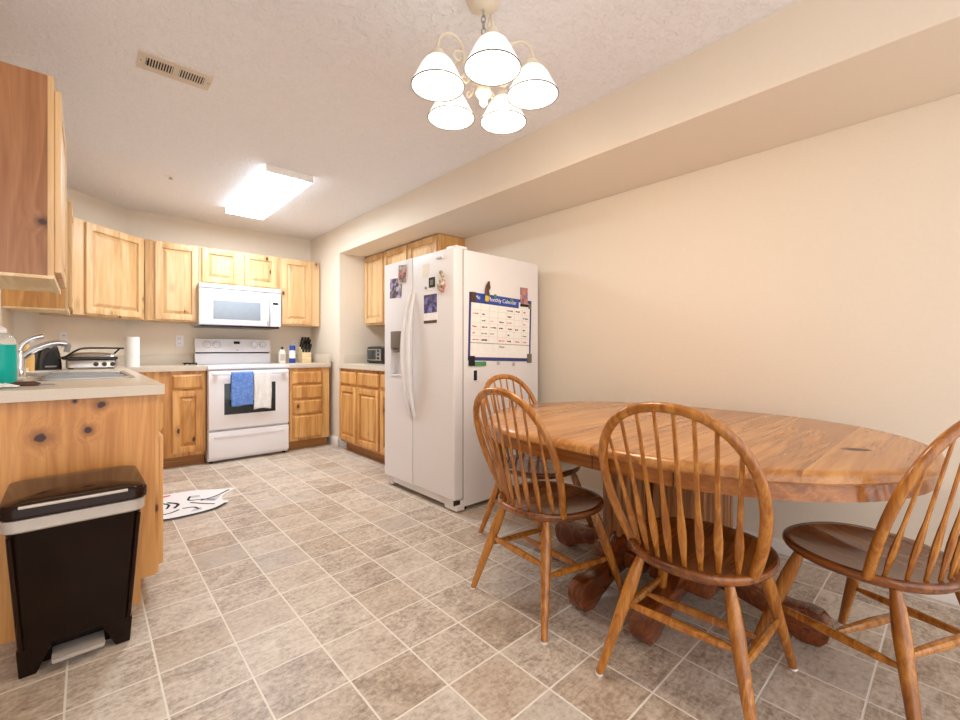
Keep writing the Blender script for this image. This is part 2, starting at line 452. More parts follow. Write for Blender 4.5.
# ------------------------------------------------------------------ cabinets
def door_parts(parent, x0, x1, z0, z1, mat, sw=0.055, th=0.02, name='door'):
    f = MB()
    f.box(x0, x0 + sw, -th, 0, z0, z1, 0.004).box(x1 - sw, x1, -th, 0, z0, z1, 0.004)
    f.box(x0 + sw - 0.001, x1 - sw + 0.001, -th + 0.0006, 0, z0, z0 + sw, 0.004).box(x0 + sw - 0.001, x1 - sw + 0.001, -th + 0.0006, 0, z1 - sw, z1, 0.004)
    d = f.build(name, mat, parent)
    a, b, c, e = x0 + sw - 0.002, x1 - sw + 0.002, z0 + sw - 0.002, z1 - sw + 0.002
    i = min(0.032, (b - a) * 0.28)
    p = MB()
    def ring(k, y): return [(a + k, y, c + k), (b - k, y, c + k), (b - k, y, e - k), (a + k, y, e - k)]
    p.loft([ring(0, -0.002), ring(0, -0.003), ring(0.010, -0.003), ring(i + 0.003, -0.0165), ring(i + 0.005, -0.0175)])
    p.build('raised_panel', mat, d, smooth=False)
    return d
def drawer_part(parent, x0, x1, z0, z1, mat, th=0.02):
    p = MB()
    def ring(k, y): return [(x0 + k, y, z0 + k), (x1 - k, y, z0 + k), (x1 - k, y, z1 - k), (x0 + k, y, z1 - k)]
    p.loft([ring(0, 0), ring(0, -0.011), ring(0.004, -0.0125), ring(0.013, -0.0185), ring(0.017, -th)])
    return p.build('drawer', mat, parent, smooth=False)
def cabinet(label, loc, rz, w, d, z0, z1, mat, doors=(), drawers=(), base=False, group=None, side_mat=None, rail=False, toe_x0=0.0, poly=None, ztop=None):
    t = thing('base_cabinet' if base else 'wall_cabinet', label, 'cabinet', (loc[0], loc[1], 0), rz, group)
    m = MB()
    if poly: m.prism(poly, z0, z1)
    else: m.box(0.0, w, 0.018, d, z0, ztop or z1)
    m.build('body', side_mat or mat, t, smooth=False)
    MB().box(0, w, 0, 0.018, z0, z1, 0.002).build('face_frame', mat, t)
    for q in doors: door_parts(t, *q, mat)
    for q in drawers: drawer_part(t, *q, mat)
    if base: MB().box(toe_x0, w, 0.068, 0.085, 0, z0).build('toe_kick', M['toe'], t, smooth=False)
    if rail:
        MB().box(0, w, -0.001, 0.018, z0 - 0.012, z0 + 0.003, 0.002).box(0, 0.016, 0.018, d - 0.002, z0 - 0.012, z0 + 0.001, 0.002).build('bottom_rail', M['pine_plain'], t)
        MB().box(0.017, w - 0.001, 0.019, d - 0.002, z0 - 0.003, z0 - 0.0003).build('bottom_panel', M['pine_plain'], t, smooth=False)
    return t
UB, UT = 1.35, 2.11
R90 = PI / 2
# uppers, left wall (faces +x)
cabinet('wall cabinet with red-brown knotty side panel, high above the trash can', (-0.09, 2.325), R90, 0.625, 0.308, UB, UT, M['pine'],
        doors=((0.012, 0.613, UB + 0.016, UT - 0.045),), group='wooden wall cabinets', side_mat=M['upperpanel'], rail=True)
cabinet('wall cabinet behind the red-brown panelled one, its side strip showing above the faucet', (-0.09, 4.10), R90, 0.535, 0.308, UB, UT, M['pine'],
        doors=((0.012, 0.50, UB + 0.016, UT - 0.02),), group='wooden wall cabinets', side_mat=M['honey'], rail=True)
# diagonal corner
dl = math.hypot(0.47, 0.47)
cabinet('angled corner wall cabinet with one wide knotty door', (-0.075, 4.658), PI / 4, 0.682, 0.3, UB, UT, M['pine'],
        doors=((0.093, 0.651, 1.364, 2.098),), group='wooden wall cabinets', poly=[(0.02, 0.018), (0.665, 0.018), (0.665, 0.30), (0.02, 0.30)])
# stove wall (faces -y)
cabinet('tall narrow wall cabinet with one knotty door just left of the microwave', (0.412, 5.134), 0, 0.428, 0.312, UB, UT, M['pine'],
        doors=((0.075, 0.423, 1.362, 2.1),), group='wooden wall cabinets')
cabinet('short wall cabinet with two square doors directly above the microwave', (0.842, 5.134), 0, 0.768, 0.312, 1.745, UT, M['pine'],
        doors=((0.024, 0.358, 1.758, 2.1), (0.41, 0.735, 1.758, 2.1)), group='wooden wall cabinets')
cabinet('wall cabinet with one door between the microwave and the white wall corner', (1.612, 5.134), 0, 0.455, 0.312, UB, UT, M['pine'],
        doors=((0.02, 0.355, 1.366, 2.1),), group='wooden wall cabinets')
# right wall (faces -x)
RB, RT = 1.35, 2.135
cabinet('wall cabinet with one tall door under the soffit, left of the refrigerator top', (2.395, 4.615), -R90, 0.435, 0.31, RB, RT, M['pine'],
        doors=((0.012, 0.42, RB + 0.02, RT - 0.012),), group='wooden wall cabinets')
cabinet('wall cabinet with two doors peeking over the top of the white refrigerator', (2.395, 4.178), -R90, 0.975, 0.31, RB, RT, M['pine'],
        doors=((0.012, 0.448, RB + 0.02, RT - 0.012), (0.478, 0.955, RB + 0.02, RT - 0.012)), group='wooden wall cabinets', side_mat=M['honey'])
# bases
CB = 0.878
def lower(x0, x1): return (x0, x1, 0.125, 0.69)
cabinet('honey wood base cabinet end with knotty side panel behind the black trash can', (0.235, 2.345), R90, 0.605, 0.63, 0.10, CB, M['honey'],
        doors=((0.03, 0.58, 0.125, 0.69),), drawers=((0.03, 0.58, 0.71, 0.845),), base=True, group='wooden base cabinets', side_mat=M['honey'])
sidep = [o for o in bpy.data.objects if o.name.startswith('base_cabinet')][-1]
ep = MB().box(-0.25 + 0.25, 0.612, -0.012, 0.0, 0.10, CB).box(0.0, 0.555, -0.012, 0.0, 0.0, 0.10)
# end panel lies on the near side: local axes of the cabinet are x along the run, y into the wall
ep.move(Matrix(((0, 1, 0, 0), (-1, 0, 0, 0.625), (0, 0, 1, 0), (0, 0, 0, 1))))
epo = ep.build('end_panel', M['endpanel'], None, smooth=False)
bpy.data.objects.remove(epo)
ep = MB().box(0.0, 0.612, -0.012, 0.0, 0.10, CB).box(0.0, 0.562, -0.012, 0.0, 0.0, 0.10)
epo = ep.build('end_panel', M['endpanel'], sidep, smooth=False)
epo.matrix_local = Matrix.Translation((0, 0.625, 0)) @ Matrix.Rotation(-R90, 4, 'Z')
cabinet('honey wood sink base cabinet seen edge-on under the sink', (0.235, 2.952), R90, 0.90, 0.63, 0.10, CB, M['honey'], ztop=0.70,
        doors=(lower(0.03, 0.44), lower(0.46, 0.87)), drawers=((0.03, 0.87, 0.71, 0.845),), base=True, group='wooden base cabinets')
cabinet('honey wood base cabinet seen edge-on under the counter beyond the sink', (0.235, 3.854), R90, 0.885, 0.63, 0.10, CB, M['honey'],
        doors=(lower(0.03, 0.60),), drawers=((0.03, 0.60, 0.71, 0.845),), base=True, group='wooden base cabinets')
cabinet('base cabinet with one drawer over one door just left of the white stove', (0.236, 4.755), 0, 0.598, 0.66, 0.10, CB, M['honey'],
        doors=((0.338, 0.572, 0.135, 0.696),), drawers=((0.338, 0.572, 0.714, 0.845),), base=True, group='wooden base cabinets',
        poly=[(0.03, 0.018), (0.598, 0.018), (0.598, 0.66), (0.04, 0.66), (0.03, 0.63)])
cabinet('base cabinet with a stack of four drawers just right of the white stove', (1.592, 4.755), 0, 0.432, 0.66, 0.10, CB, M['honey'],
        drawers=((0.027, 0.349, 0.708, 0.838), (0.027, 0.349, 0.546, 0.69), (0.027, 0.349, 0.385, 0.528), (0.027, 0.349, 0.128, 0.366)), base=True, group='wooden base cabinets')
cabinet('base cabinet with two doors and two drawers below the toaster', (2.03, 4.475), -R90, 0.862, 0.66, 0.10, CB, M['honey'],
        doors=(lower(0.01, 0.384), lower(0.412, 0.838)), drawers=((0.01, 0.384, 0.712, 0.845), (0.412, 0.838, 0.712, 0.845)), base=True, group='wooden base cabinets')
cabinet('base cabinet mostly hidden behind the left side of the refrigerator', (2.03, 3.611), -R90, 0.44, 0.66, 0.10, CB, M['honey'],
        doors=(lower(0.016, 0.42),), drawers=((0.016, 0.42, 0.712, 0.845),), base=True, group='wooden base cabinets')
# worktops
CT = 0.92
SX0, SX1, SY0, SY1 = -0.17, 0.185, 2.98, 3.80
w = MB()
XC = 0.252
w.box(XL, XC, 2.30, SY0, CB, CT).box(XL, SX0, SY0, SY1, CB, CT).box(SX1, XC, SY0, SY1, CB, CT).box(XL, XC, SY1, 4.73, CB, CT)
w.prism([(XL, 4.73), (0.838, 4.73), (0.838, YB), (0.286, YB), (XL, 4.765)], CB, CT)
bmesh.ops.remove_doubles(w.b, verts=w.b.verts, dist=1e-5)
wt = tag(w.build('worktop', M['counter'], smooth=False), 'long speckled beige L-shaped worktop with the sink, left of the stove', 'countertop', 'beige worktops')
MB().box(0.286, 0.838, YB - 0.018, YB - 0.0005, CT, CT + 0.1, 0.003).build('trim_2', M['counter'])
MB().box(XL, XL + 0.018, 2.30, 4.75, CT, CT + 0.1, 0.003).build('trim_3', M['counter'])
MB().prism([(XL + 0.001, 4.765), (0.286, YB - 0.0005), (0.286 + 0.008, YB - 0.018), (XL + 0.018, 4.755)], CT, CT + 0.1).build('trim_4', M['counter'], smooth=False)
wt2 = tag(MB().box(1.578, 2.03, 4.73, YB - 0.0005, CB, CT, 0.003).build('worktop', M['counter']), 'short beige worktop with knife block, right of the stove', 'countertop', 'beige worktops')
MB().box(1.60, 2.03, YB - 0.018, YB - 0.0005, CT, CT + 0.1, 0.003).build('trim_5', M['counter'])
MB().box(2.014, 2.0295, 4.74, YB - 0.02, CT, CT + 0.1, 0.003).build('trim_6', M['counter'])
wt3 = tag(MB().prism([(2.0, 3.17), (2.0, 4.47), (2.13, YW - 0.0005), (XR - 0.0005, YW - 0.0005), (XR - 0.0005, 3.17)], CB, CT).build('worktop', M['counter'], smooth=False),
          'beige worktop with the toaster, beside the refrigerator', 'countertop', 'beige worktops')
MB().box(2.13, XR - 0.02, YW - 0.018, YW - 0.001, CT, CT + 0.1, 0.003).build('trim_7', M['counter'])
MB().box(XR - 0.018, XR - 0.001, 3.17, YW - 0.02, CT, CT + 0.1, 0.003).build('trim_8', M['counter'])

for o in bpy.data.objects:
    if o.name.startswith('trim_'): o['kind'] = 'structure'

# ------------------------------------------------------------------ sink and faucet
sk = thing('sink', 'stainless steel drop-in sink in the left worktop', 'sink', (0, 0, CT))
r_ = MB()
for (a, b, c, d) in ((SX0 - 0.015, SX0 + 0.014, SY0 - 0.015, SY1 + 0.015), (SX1 - 0.014, SX1 + 0.012, SY0 - 0.015, SY1 + 0.015), (SX0, SX1, SY0 - 0.015, SY0 + 0.014), (SX0, SX1, SY1 - 0.014, SY1 + 0.015)):
    r_.box(a, b, c, d, 0.0005, 0.007, 0.002)
r_.build('rim', M['steel'], sk)
r_ = MB()
mid = (SY0 + SY1) / 2
for (c, d) in ((SY0 + 0.012, mid - 0.012), (mid + 0.012, SY1 - 0.012)):
    x0, x1 = SX0 + 0.012, SX1 - 0.012
    r_.box(x0, x0 + 0.004, c, d, -0.19, 0.001).box(x1 - 0.004, x1, c, d, -0.19, 0.001).box(x0, x1, c, c + 0.004, -0.19, 0.001).box(x0, x1, d - 0.004, d, -0.19, 0.001).box(x0, x1, c, d, -0.194, -0.188)
r_.box(SX0 + 0.01, SX1 - 0.01, mid - 0.012, mid + 0.012, -0.03, 0.003)
r_.build('basin', M['steel'], sk, smooth=False)
fa = thing('faucet', 'chrome kitchen faucet with arched spout and lever behind the teal soap bottle', 'faucet', (-0.25, 3.23, CT))
MB().lathe([(0.03, 0), (0.03, 0.008), (0.022, 0.02), (0.02, 0.09), (0.022, 0.12), (0.018, 0.14), (0.004, 0.148)]).build('base', M['chrome'], fa)
def cr(pts, n=8):
    P = [Vector(p) for p in pts]; P = [P[0] * 2 - P[1]] + P + [P[-1] * 2 - P[-2]]
    out = []
    for i in range(1, len(P) - 2):
        for k in range(n):
            t = k / n
            out.append(0.5 * ((2 * P[i]) + (P[i + 1] - P[i - 1]) * t + (2 * P[i - 1] - 5 * P[i] + 4 * P[i + 1] - P[i + 2]) * t * t + (3 * P[i] - P[i - 1] - 3 * P[i + 1] + P[i + 2]) * t ** 3))
    out.append(P[-2]); return out
MB().tube(cr([(0, 0, 0.1), (0.04, 0, 0.142), (0.09, 0, 0.172), (0.135, 0, 0.186), (0.175, 0, 0.182)]), 0.0165, 12).build('spout', M['chrome'], fa)
MB().tube(cr([(0.173, 0, 0.183), (0.178, 0, 0.165), (0.172, 0, 0.137)]), [0.015] * 8 + [0.013] * 9, 12).build('spray_head', M['grey'], fa)
MB().tube(cr([(-0.006, 0, 0.14), (0.01, 0, 0.178), (0.045, 0, 0.208), (0.085, 0, 0.222)]), 0.013, 10, flat=0.6).build('lever', M['chrome'], fa)

# ------------------------------------------------------------------ stove
st = thing('stove', 'white electric range with towels on its oven door', 'stove', (1.205, 4.70, 0))
HW = 0.362
MB().box(-HW, HW, 0.03, 0.735, 0.02, 0.885).build('body', M['white'], st, smooth=False)
ct = MB().box(-HW - 0.004, HW + 0.004, -0.012, 0.70, 0.885, 0.918, 0.006).build('cooktop', M['white'], st)
for (x, y, r) in ((-0.19, 0.16, 0.10), (0.19, 0.16, 0.085), (-0.19, 0.46, 0.085), (0.19, 0.46, 0.10)):
    rr = MB(); rr.loft([[(x + q * math.cos(2 * PI * k / 32), y + q * math.sin(2 * PI * k / 32), 0.9185) for k in range(32)] for q in (r, r - 0.006)], cap=False)
    rr.build('burner_ring', M['grey'], ct, smooth=False)
HB = 0.378
bg = MB()
bg.loft([[(-HW, 0.655, 0.919), (HB, 0.655, 0.919), (HB, 0.735, 0.919), (-HW, 0.735, 0.919)], [(-HW, 0.655, 1.035), (HB, 0.655, 1.035), (HB, 0.735, 1.035), (-HW, 0.735, 1.035)]])
bgo = bg.build('backguard', M['white'], st, bev=0.006)
MB().box(-HW + 0.006, HW - 0.006, 0.646, 0.654, 1.034, 1.045).build('vent_slot', M['black'], bgo, smooth=False)
pp = MB(); pp.loft([[(-HW, 0.642, 1.046), (HB, 0.642, 1.046), (HB, 0.735, 1.046), (-HW, 0.735, 1.046)], [(-HW, 0.672, 1.19), (HB, 0.672, 1.19), (HB, 0.735, 1.195), (-HW, 0.735, 1.195)]])
cp = pp.build('control_panel', M['white'], st, bev=0.008)
tl = math.atan2(0.03, 0.144)
def on_panel(x, z): return Matrix.Translation((x, 0.642 + (z - 1.046) * 0.03 / 0.144 - 0.0012, z)) @ Matrix.Rotation(-tl, 4, 'X')
for x in (-0.255, -0.165, 0.205, 0.29):
    k = MB().lathe([(0.001, 0), (0.034, 0.0), (0.034, 0.004), (0.024, 0.007), (0.022, 0.022), (0.001, 0.023)], 20)
    k.box(-0.004, 0.004, -0.024, 0.024, 0.018, 0.030, 0.002)
    k.move(on_panel(x, 1.128) @ Matrix.Rotation(R90, 4, 'X'))
    k.build('knob', M['white'], cp)
    kr = MB(); kr.loft([[(q * math.cos(2 * PI * i / 28), 0, q * math.sin(2 * PI * i / 28)) for i in range(28)] for q in (0.038, 0.0345)], cap=False)
    kr.move(on_panel(x, 1.128)).build('knob_ring', M['grey'], cp, smooth=False)
MB().box(-0.03, 0.03, -0.002, 0.001, -0.014, 0.014).move(on_panel(0.03, 1.15)).build('display', M['black'], cp, smooth=False)
bt = MB()
for ix in range(3):
    for iz in range(3):
        for s in (-0.085, 0.1):
            bt.box(s + ix * 0.018, s + ix * 0.018 + 0.012, -0.0012, 0.001, -0.03 + iz * 0.02, -0.018 + iz * 0.02)
bt.move(on_panel(0.025, 1.135)).build('buttons', M['soap'], cp, smooth=False)
MB().tube([(0.012, 0, 0), (-0.012, 0, 0)], 0.006, 12, flat=0.6).move(on_panel(0.03, 1.068)).build('badge', M['grey'], cp)
od = MB().box(-HW + 0.002, HW - 0.002, -0.012, 0.03, 0.315, 0.872, 0.008).build('oven_door', M['white'], st)
MB().box(-0.232, 0.228, -0.0145, -0.010, 0.452, 0.75, 0.004).build('window', M['darkglass'], od)
hd = MB().box(-HW + 0.02, HW - 0.02, -0.060, -0.040, 0.832, 0.856, 0.008)
for s in (-1, 1): hd.box(s * 0.30 - 0.018, s * 0.30 + 0.018, -0.045, -0.008, 0.834, 0.854, 0.004)
hd.build('handle', M['white'], od)
dr = MB().box(-HW + 0.002, HW - 0.002, -0.012, 0.03, 0.045, 0.298, 0.008).build('storage_drawer', M['white'], st)
MB().box(-HW + 0.05, HW - 0.05, -0.02, -0.010, 0.235, 0.262, 0.004).build('drawer_pull', M['white'], dr)
ft = MB()
for x in (-0.33, 0.33):
    for y in (0.06, 0.68): ft.lathe([(0.018, 0), (0.018, 0.022)], 12, (x, y, 0))
ft.build('feet', M['black'], st)
def towel(label, x0, x1, zf, zb, mat, seed):
    rnd = random.Random(seed)
    ph = [rnd.uniform(0, 6) for _ in range(4)]
    nx = 22
    def path():
        out = []
        yb, zt, rr = 4.70 - 0.050, 0.862, 0.017
        for i in range(14): out.append((yb + rr + 0.002, zb + (0.845 - zb) * i / 14))
        for i in range(9):
            a = PI * i / 8; out.append((yb + rr * math.cos(a), 0.845 + rr * math.sin(a)))
        for i in range(1, 21): out.append((yb - rr, 0.845 + (zf - 0.845) * i / 20))
        return out
    P = path(); rows = []
    for j, (y, z) in enumerate(P):
        row = []
        drop = max(0, 0.845 - z)
        for i in range(nx + 1):
            u = i / nx
            wv = (math.sin(u * 9 + ph[0]) * 0.006 + math.sin(u * 17 + ph[1] + z * 6) * 0.003) * min(1, drop * 6)
            x = x0 + (x1 - x0) * (u + 0.02 * math.sin(z * 14 + ph[2]) * min(1, drop * 5))
            front = y < 4.70 - 0.050
            yy = y - abs(wv) - drop * 0.0 if front else min(y + abs(wv) * 0.1, 4.682)
            row.append((x, yy, z + (0.006 * math.sin(u * 5 + ph[3]) if j in (0, len(P) - 1) else 0)))
        rows.append(row)
    m = MB()
    vs = [[m.b.verts.new(p) for p in r] for r in rows]
    for j in range(len(vs) - 1):
        for i in range(nx): m.b.faces.new((vs[j][i], vs[j][i + 1], vs[j + 1][i + 1], vs[j + 1][i]))
    o = m.build('dish_towel', mat, angle=80)
    md = o.modifiers.new('thickness', 'SOLIDIFY'); md.thickness = 0.004; md.offset = 1 if False else -1
    return tag(o, label, 'towel', 'dish towels on the oven handle')
towel('blue patterned terry towel hanging on the oven door handle', 1.022, 1.212, 0.535, 0.60, M['blue_towel'], 3)
towel('white terry towel hanging on the oven door handle', 1.218, 1.378, 0.492, 0.58, M['white_towel'], 5)

# ------------------------------------------------------------------ microwave
mw = thing('microwave', 'white over-the-range microwave above the stove', 'microwave', (1.21, 5.04, 1.30))
MB().box(-0.382, 0.384, 0.02, 0.40, 0.02, 0.44, 0.004).build('body', M['mw_white'], mw)
MB().box(-0.365, 0.372, 0.004, 0.38, 0.004, 0.022, 0.004).build('underside', M['black'], mw)
MB().box(-0.384, 0.386, -0.01, 0.02, 0.392, 0.436, 0.008).build('vent_grille', M['mw_white'], mw)
md = MB().box(-0.384, 0.268, -0.012, 0.022, 0.024, 0.386, 0.008).build('door', M['mw_white'], mw)
fr = MB()
for (a, b, c, d) in ((-0.31, 0.22, 0.055, 0.06), (-0.31, 0.22, 0.315, 0.32), (-0.31, -0.305, 0.055, 0.32), (0.215, 0.22, 0.055, 0.32)): fr.box(a, b, -0.0155, -0.01, c, d, 0.001)
fr.build('window_trim', M['mw_white'], md)
MB().box(-0.262, 0.176, -0.0145, -0.010, 0.083, 0.272, 0.003).build('window', M['mwglass'], md)
MB().tube(cr([(0.246, -0.012, 0.05), (0.246, -0.04, 0.09), (0.246, -0.046, 0.2), (0.246, -0.04, 0.31), (0.246, -0.012, 0.35)]), 0.010, 10).build('handle', M['mw_white'], md)
MB().tube([(-0.06, -0.013, 0.352), (-0.015, -0.013, 0.352)], 0.005, 10, flat=0.6).build('badge', M['grey'], md)
cpn = MB().box(0.272, 0.386, -0.012, 0.022, 0.024, 0.386, 0.008).build('control_panel', M['mw_white'], mw)
MB().box(0.30, 0.355, -0.0145, -0.011, 0.262, 0.284).build('display', M['black'], cpn, smooth=False)
bt = MB()
for i in range(3):
    for j in range(7): bt.box(0.293 + i * 0.026, 0.293 + i * 0.026 + 0.018, -0.0135, -0.011, 0.05 + j * 0.027, 0.05 + j * 0.027 + 0.014, 0.001, 1)
bt.build('keypad', M['soap'], cpn)

# ------------------------------------------------------------------ refrigerator
fx, fy = 1.77, 2.206
fg = thing('refrigerator', 'white side-by-side refrigerator with dispenser, magnets and calendar', 'refrigerator', (fx, fy, 0))
MB().box(0.085, 0.835, 0.0, 0.882, 0.03, 1.735, 0.006).build('cabinet', M['fridge'], fg)
MB().box(0.076, 0.086, 0.006, 0.878, 0.09, 1.73).build('door_gasket', M['gasket'], fg, smooth=False)
SP = 0.487
dR = MB().box(0.0, 0.078, 0.0, SP - 0.003, 0.085, 1.742, 0.012, 3).build('fresh_food_door', M['fridge'], fg)
fz = MB()
dy0, dy1, dz0, dz1 = 0.640, 0.790, 0.866, 1.213       # dispenser opening
fz.box(0, 0.078, SP + 0.003, dy0, 0.085, 1.742, 0.0).box(0, 0.078, dy1, 0.882, 0.085, 1.742).box(0, 0.078, dy0, dy1, 0.085, dz0).box(0, 0.078, dy0, dy1, dz1, 1.742)
fz.box(0.05, 0.077, dy0, dy1, dz0, dz1)
dL = fz.build('freezer_door', M['fridge'], fg, smooth=False)
MB().box(-0.004, 0.045, dy0 + 0.002, dy1 - 0.002, 1.083, dz1 - 0.002, 0.004).build('dispenser_panel', M['dispenser'], dL)
MB().box(0.004, 0.05, dy0 + 0.03, dy1 - 0.03, 1.05, 1.083, 0.004).build('dispenser_spout', M['dispenser'], dL)
MB().box(-0.006, 0.049, dy0 + 0.002, dy1 - 0.002, dz0 + 0.001, dz0 + 0.016, 0.003).build('drip_tray', M['white'], dL)
def fhandle(y, dyb, parent):
    pts = []
    for i in range(25):
        a = i / 24; b = math.sin(PI * a) ** 0.8 if 0 < a < 1 else 0
        pts.append((0.002 - 0.062 * b, y + dyb * math.sin(PI * a), 0.585 + 0.90 * a))
    MB().tube(pts, [0.013 + 0.004 * math.sin(PI * i / 24) for i in range(25)], 12, flat=0.8).build('handle', M['fridge'], parent)
fhandle(SP - 0.03, -0.012, dR); fhandle(SP + 0.03, 0.012, dL)
kg = MB().box(0.02, 0.09, 0.0, 0.13, 0.012, 0.078, 0.006).box(0.02, 0.09, 0.80, 0.882, 0.012, 0.078, 0.006).box(0.026, 0.09, 0.10, 0.82, 0.03, 0.076, 0.004)
kg.build('base_grille', M['fridge'], fg)
MB().box(0.018, 0.04, 0.012, 0.03, 0.045, 0.079).box(0.015, 0.05, -0.002, 0.01, 0.055, 0.08).build('hinge', M['black'], fg, smooth=False)
ft = MB()
for y in (0.05, 0.84):
    for x in (0.12, 0.78): ft.lathe([(0.022, 0), (0.022, 0.035)], 12, (x, y, 0))
ft.build('feet', M['black'], fg)
MB().tube([(-0.001, 0.115, 1.692), (-0.001, 0.18, 1.692)], 0.017, 12, flat=0.5, up=(0, 0, 1)).build('badge', M['white'], dR)
MB().box(0.03, 0.13, 0.02, 0.12, 1.742, 1.76, 0.005).build('hinge_cover', M['fridge'], fg)
# things stuck on the door (plane x = fx)
def fd(y, z): return ((y - 0.02) * 0.982 if False else y * 0.982, 1.0668 + (z - 1.0668) * 0.982)
def sheet(name, label, cat, y0, y1, z0, z1, mat, th=0.002, group=None, rot=0.0, x=fx):
    (a, c), (b, d) = fd(y0, z0), fd(y1, z1)
    t = thing(name, label, cat, (x, (a + b) / 2, (c + d) / 2), 0, group)
    t.rotation_euler = (rot, 0, 0)
    m = MB().box(-th, -0.0002, -(b - a) / 2, (b - a) / 2, -(d - c) / 2, (d - c) / 2)
    return t, m, (b - a) / 2, (d - c) / 2
t, m, hw, hh = sheet('photo_print', 'cluster of dark blue photos on the freezer door above the dispenser', 'photo', 2.885, 3.06, 1.475, 1.63, M['photo1'], rot=0.05)
m.build('print', M['photo1'], t, smooth=False); MB().box(-0.0015, -0.0004, -hw - 0.004, hw + 0.004, -hh - 0.004, hh + 0.004).build('paper_border', M['paper'], t, smooth=False)
t, m, hw, hh = sheet('photo_print', 'small red and grey photo at the top of the freezer door', 'photo', 2.815, 2.93, 1.585, 1.72, M['photo3'], rot=0.08, x=fx - 0.003)
m.build('print', M['photo3'], t, smooth=False); MB().box(-0.0015, -0.0004, -hw - 0.003, hw + 0.003, -hh - 0.003, hh + 0.003).build('paper_border', M['paper'], t, smooth=False)
t, m, hw, hh = sheet('note_paper', 'blank pale note near the top of the right refrigerator door', 'note', 2.525, 2.605, 1.585, 1.682, M['cream'])
m.build('paper', M['soap'], t, smooth=False)
t, m, hw, hh = sheet('square_magnet', 'small dark square magnet with white rim beside the fruit magnet', 'magnet', 2.455, 2.525, 1.508, 1.578, M['black'], 0.006)
m.build('frame', M['dark'], t, smooth=False); MB().box(-0.007, -0.0055, -hw * 0.5, hw * 0.5, -hh * 0.5, hh * 0.5).build('picture', M['dispenser'], t, smooth=False)
MB().box(-0.0015, -0.0004, -hw - 0.012, hw + 0.012, -hh - 0.014, hh + 0.004).build('card', M['paper'], t, smooth=False)
a, c = fd(2.565, 1.512)
tag(MB().lathe([(0.001, 0), (0.011, 0), (0.010, 0.006), (0.001, 0.008)], 16).move(Matrix.Translation((fx, a, c)) @ Matrix.Rotation(-R90, 4, 'Y')).build('round_magnet', M['grey']), 'tiny grey round magnet left of the dark square magnet', 'magnet')
t, m, hw, hh = sheet('flyer', 'tall flyer with a dark blue picture on top, below the square magnet', 'flyer', 2.43, 2.592, 1.255, 1.464, M['paper'])
m.build('paper', M['paper'], t, smooth=False)
MB().box(-0.0026, -0.0018, -hw * 0.97, hw * 0.97, -hh * 0.28, hh * 0.97).build('picture', M['photo2'], t, smooth=False)
MB().box(-0.0026, -0.0018, -hw * 0.97, hw * 0.97, -hh * 0.98, -hh * 0.78).build('footer_strip', M['brown'], t, smooth=False)
a, c = fd(2.362, 1.532)
t = thing('fruit_magnet', 'red and green fruit cluster magnet near the badge of the refrigerator', 'magnet', (fx, a, c))
fm = MB(); rg = random.Random(4)
for i in range(22):
    an = rg.uniform(0, 6.28); rad = rg.uniform(0, 1)
    fm.lathe([(0.001, -0.014), (0.010, -0.010), (0.014, 0), (0.010, 0.010), (0.001, 0.014)], 8, (-0.0145, math.cos(an) * rad * 0.04, math.sin(an) * rad * 0.07))
fm.build('fruit', M['fruit'], t)
# things stuck on the side (plane y = fy), local x right, z up
def side(name, label, cat, x0, x1, z0, z1, th=0.002, group=None, shear=0.0):
    t = thing(name, label, cat, ((x0 + x1) / 2, fy, (z0 + z1) / 2), 0, group)
    hw, hh = (x1 - x0) / 2, (z1 - z0) / 2
    return t, hw, hh
t, hw, hh = side('wall_calendar', 'large blue-bordered calendar planner on the side of the refrigerator', 'calendar', 1.893, 2.519, 0.990, 1.450)
t.rotation_euler = (0, 0.028, 0)
MB().box(-hw, hw, -0.0022, -0.0004, -hh, hh).build('border', M['navy'], t, smooth=False)
MB().box(-hw + 0.018, hw - 0.018, -0.003, -0.001, -hh + 0.024, hh - 0.068).build('page', M['paper'], t, smooth=False)
MB().box(-hw + 0.018, hw * 0.55, -0.003, -0.001, hh - 0.062, hh - 0.002).build('header', M['blue'], t, smooth=False)
MB().box(hw * 0.55, hw - 0.018, -0.0032, -0.001, hh - 0.07, hh - 0.022).build('header_note', M['paper'], t, smooth=False)
ru = MB().box(-hw + 0.018, hw - 0.018, -0.0036, -0.0028, -hh + 0.118, -hh + 0.123)
ru.build('dividing_rule', M['grey'], t, smooth=False)
gl = MB()
for i in range(1, 7): gl.box(-hw + 0.02 + i * (2 * hw - 0.04) / 7 - 0.0008, -hw + 0.02 + i * (2 * hw - 0.04) / 7 + 0.0008, -0.0034, -0.0028, -hh + 0.123, hh - 0.07)
for i in range(1, 6): gl.box(-hw + 0.02, hw - 0.02, -0.0034, -0.0028, -hh + 0.123 + i * 0.0445, -hh + 0.1245 + i * 0.0445)
gl.build('grid_lines', M['silver'], t, smooth=False)
rg = random.Random(11)
ink = {'handwriting': (M['black'], MB()), 'red_handwriting': (M['red'], MB())}
for i in range(7):
    for j in range(6):
        if i in (0, 6):
            if rg.random() < 0.25: continue
            k = 'red_handwriting' if rg.random() < 0.7 else 'handwriting'
        else:
            if rg.random() < 0.25: continue
            k = rg.choice(['handwriting', 'handwriting', 'handwriting', 'red_handwriting'])
        cx = -hw + 0.02 + (i + 0.15) * (2 * hw - 0.04) / 7; cz = -hh + 0.123 + (j + 0.35) * 0.0445
        x = cx
        for _ in range(rg.randint(3, 6)):
            w_ = rg.uniform(0.004, 0.011)
            ink[k][1].box(x, x + w_, -0.0037, -0.0029, cz + rg.uniform(-0.003, 0.003), cz + rg.uniform(0.004, 0.010))
            x += w_ + 0.002
for k, (mt, mb) in ink.items(): mb.build(k, mt, t, smooth=False)
